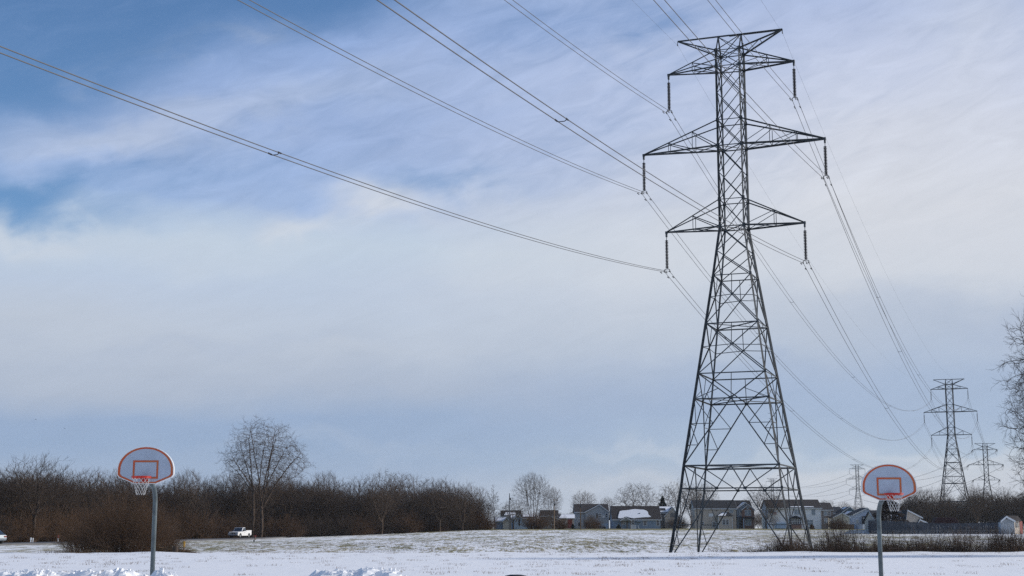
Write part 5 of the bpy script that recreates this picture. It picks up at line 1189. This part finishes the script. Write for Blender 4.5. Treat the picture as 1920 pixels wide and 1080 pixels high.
def hatch(loc, rz, label, mt_, s_=1., name='car', cat='car'):
    r = empty(name, loc, rz, label=label, cat=cat); W = .88; fx, bx = 1.35, -1.35
    prof = [(2.10, .35)]+arch(fx, .40)+arch(bx, .40)+[(-2.08, .40), (-2.14, .62), (-2.10, .95), (-1.95, 1.0), (1.15, .98), (1.95, .82), (2.14, .6)]
    b = MB(); side_prism(b, [p for p in prof if p[1] >= .34], -W, W); bd = b.build('body', mt_, r, bevel=.05)
    c = MB(); c.add([(1.2, -W+.03, .97), (1.2, W-.03, .97), (-2.02, W-.03, .97), (-2.02, -W+.03, .97), (.35, -.66, 1.47), (.35, .66, 1.47), (-1.35, .66, 1.48), (-1.35, -.66, 1.48)], [(0, 3, 2, 1), (4, 5, 6, 7), (0, 1, 5, 4), (1, 2, 6, 5), (2, 3, 7, 6), (3, 0, 4, 7)]); cb = c.build('cabin', mt_, r, bevel=.06)
    def quad(name, pts):
        p = [Vector(q) for q in pts]; nr = (p[1]-p[0]).cross(p[2]-p[0]).normalized(); MB().prism([q+nr*.004 for q in p], nr*.012).build(name, GLASS, cb)
    quad('windshield', [(1.12, -.76, 1.02), (1.12, .76, 1.02), (.42, .60, 1.43), (.42, -.60, 1.43)]); quad('rear_window', [(-1.95, .74, 1.04), (-1.95, -.74, 1.04), (-1.42, -.60, 1.43), (-1.42, .60, 1.43)])
    for s in (-1, 1):
        a = [(.95, s*.835, 1.03), (.30, s*.69, 1.43), (-1.28, s*.69, 1.43), (-1.75, s*.835, 1.03)]
        quad('side_window', a[::-1] if s > 0 else a)
        MB().box((-2.16, s*.66-.16, .72), (-2.10, s*.66+.16, .90)).build('tail_light', REDM, bd, bevel=.02); MB().box((2.05, s*.66-.18, .62), (2.14, s*.66+.18, .76)).build('headlight', GLASSL, bd, bevel=.02)
        for x in (fx, bx): wheel(r, x, s*.87, .32, .2)
b = P(-20, 1026.3, 160); hatch((b.x-.3, b.y, float(gz(b.x, b.y))+.28), R(150), 'silver car cut off by the left edge of the photo', SILVER)
b = P(1120.5, 993.8, 396); hatch((b.x, b.y, b.z-.1), R(200), 'dark car parked by the pale garage door', mat('dark_blue_car_paint', (.02, .025, .04), .3))
# birds
for px_, py_, lab in ((67, 786.5, 'tiny dark bird in the sky at the far left, upper of the two'), (121, 803.5, 'tiny dark bird in the sky at the far left, lower of the two')):
    o = MB(); o.lathe([(.0, -.16), (.05, -.1), (.07, 0), (.05, .1), (.02, .16), (0, .24)], (0, 0, 0), 8)
    for s in (-1, 1): o.add([(0, .0, -.06), (0, .0, .07), (s*.22, .07, .05), (s*.42, -.02, -.03), (s*.22, .07, -.05)], [(0, 1, 2, 3, 4)])
    o = o.build('bird', BLACKP); o.location = P(px_, py_, 150); o.scale = (.35, .35, .35); o.rotation_euler = (R(80), R(20), R(30)); tag(o, lab, 'bird', 'two birds over the left treeline')

# ------------------------------------------------------------------ winter air: thin even haze round the camera and everything built
hz = bpy.data.materials.new('winter_haze'); hz.use_nodes = True; hn = hz.node_tree; hn.nodes.remove(hn.nodes['Principled BSDF'])
hv = hn.nodes.new('ShaderNodeVolumePrincipled'); hv.inputs['Color'].default_value = (.80, .88, 1, 1); hv.inputs['Density'].default_value = .00008; hv.inputs['Anisotropy'].default_value = .2
hn.links.new(hv.outputs[0], hn.nodes['Material Output'].inputs['Volume'])
hb = MB().box((-2700, -250, -8), (2700, 2250, 75)).build('haze', hz); tag(hb, kind='stuff')
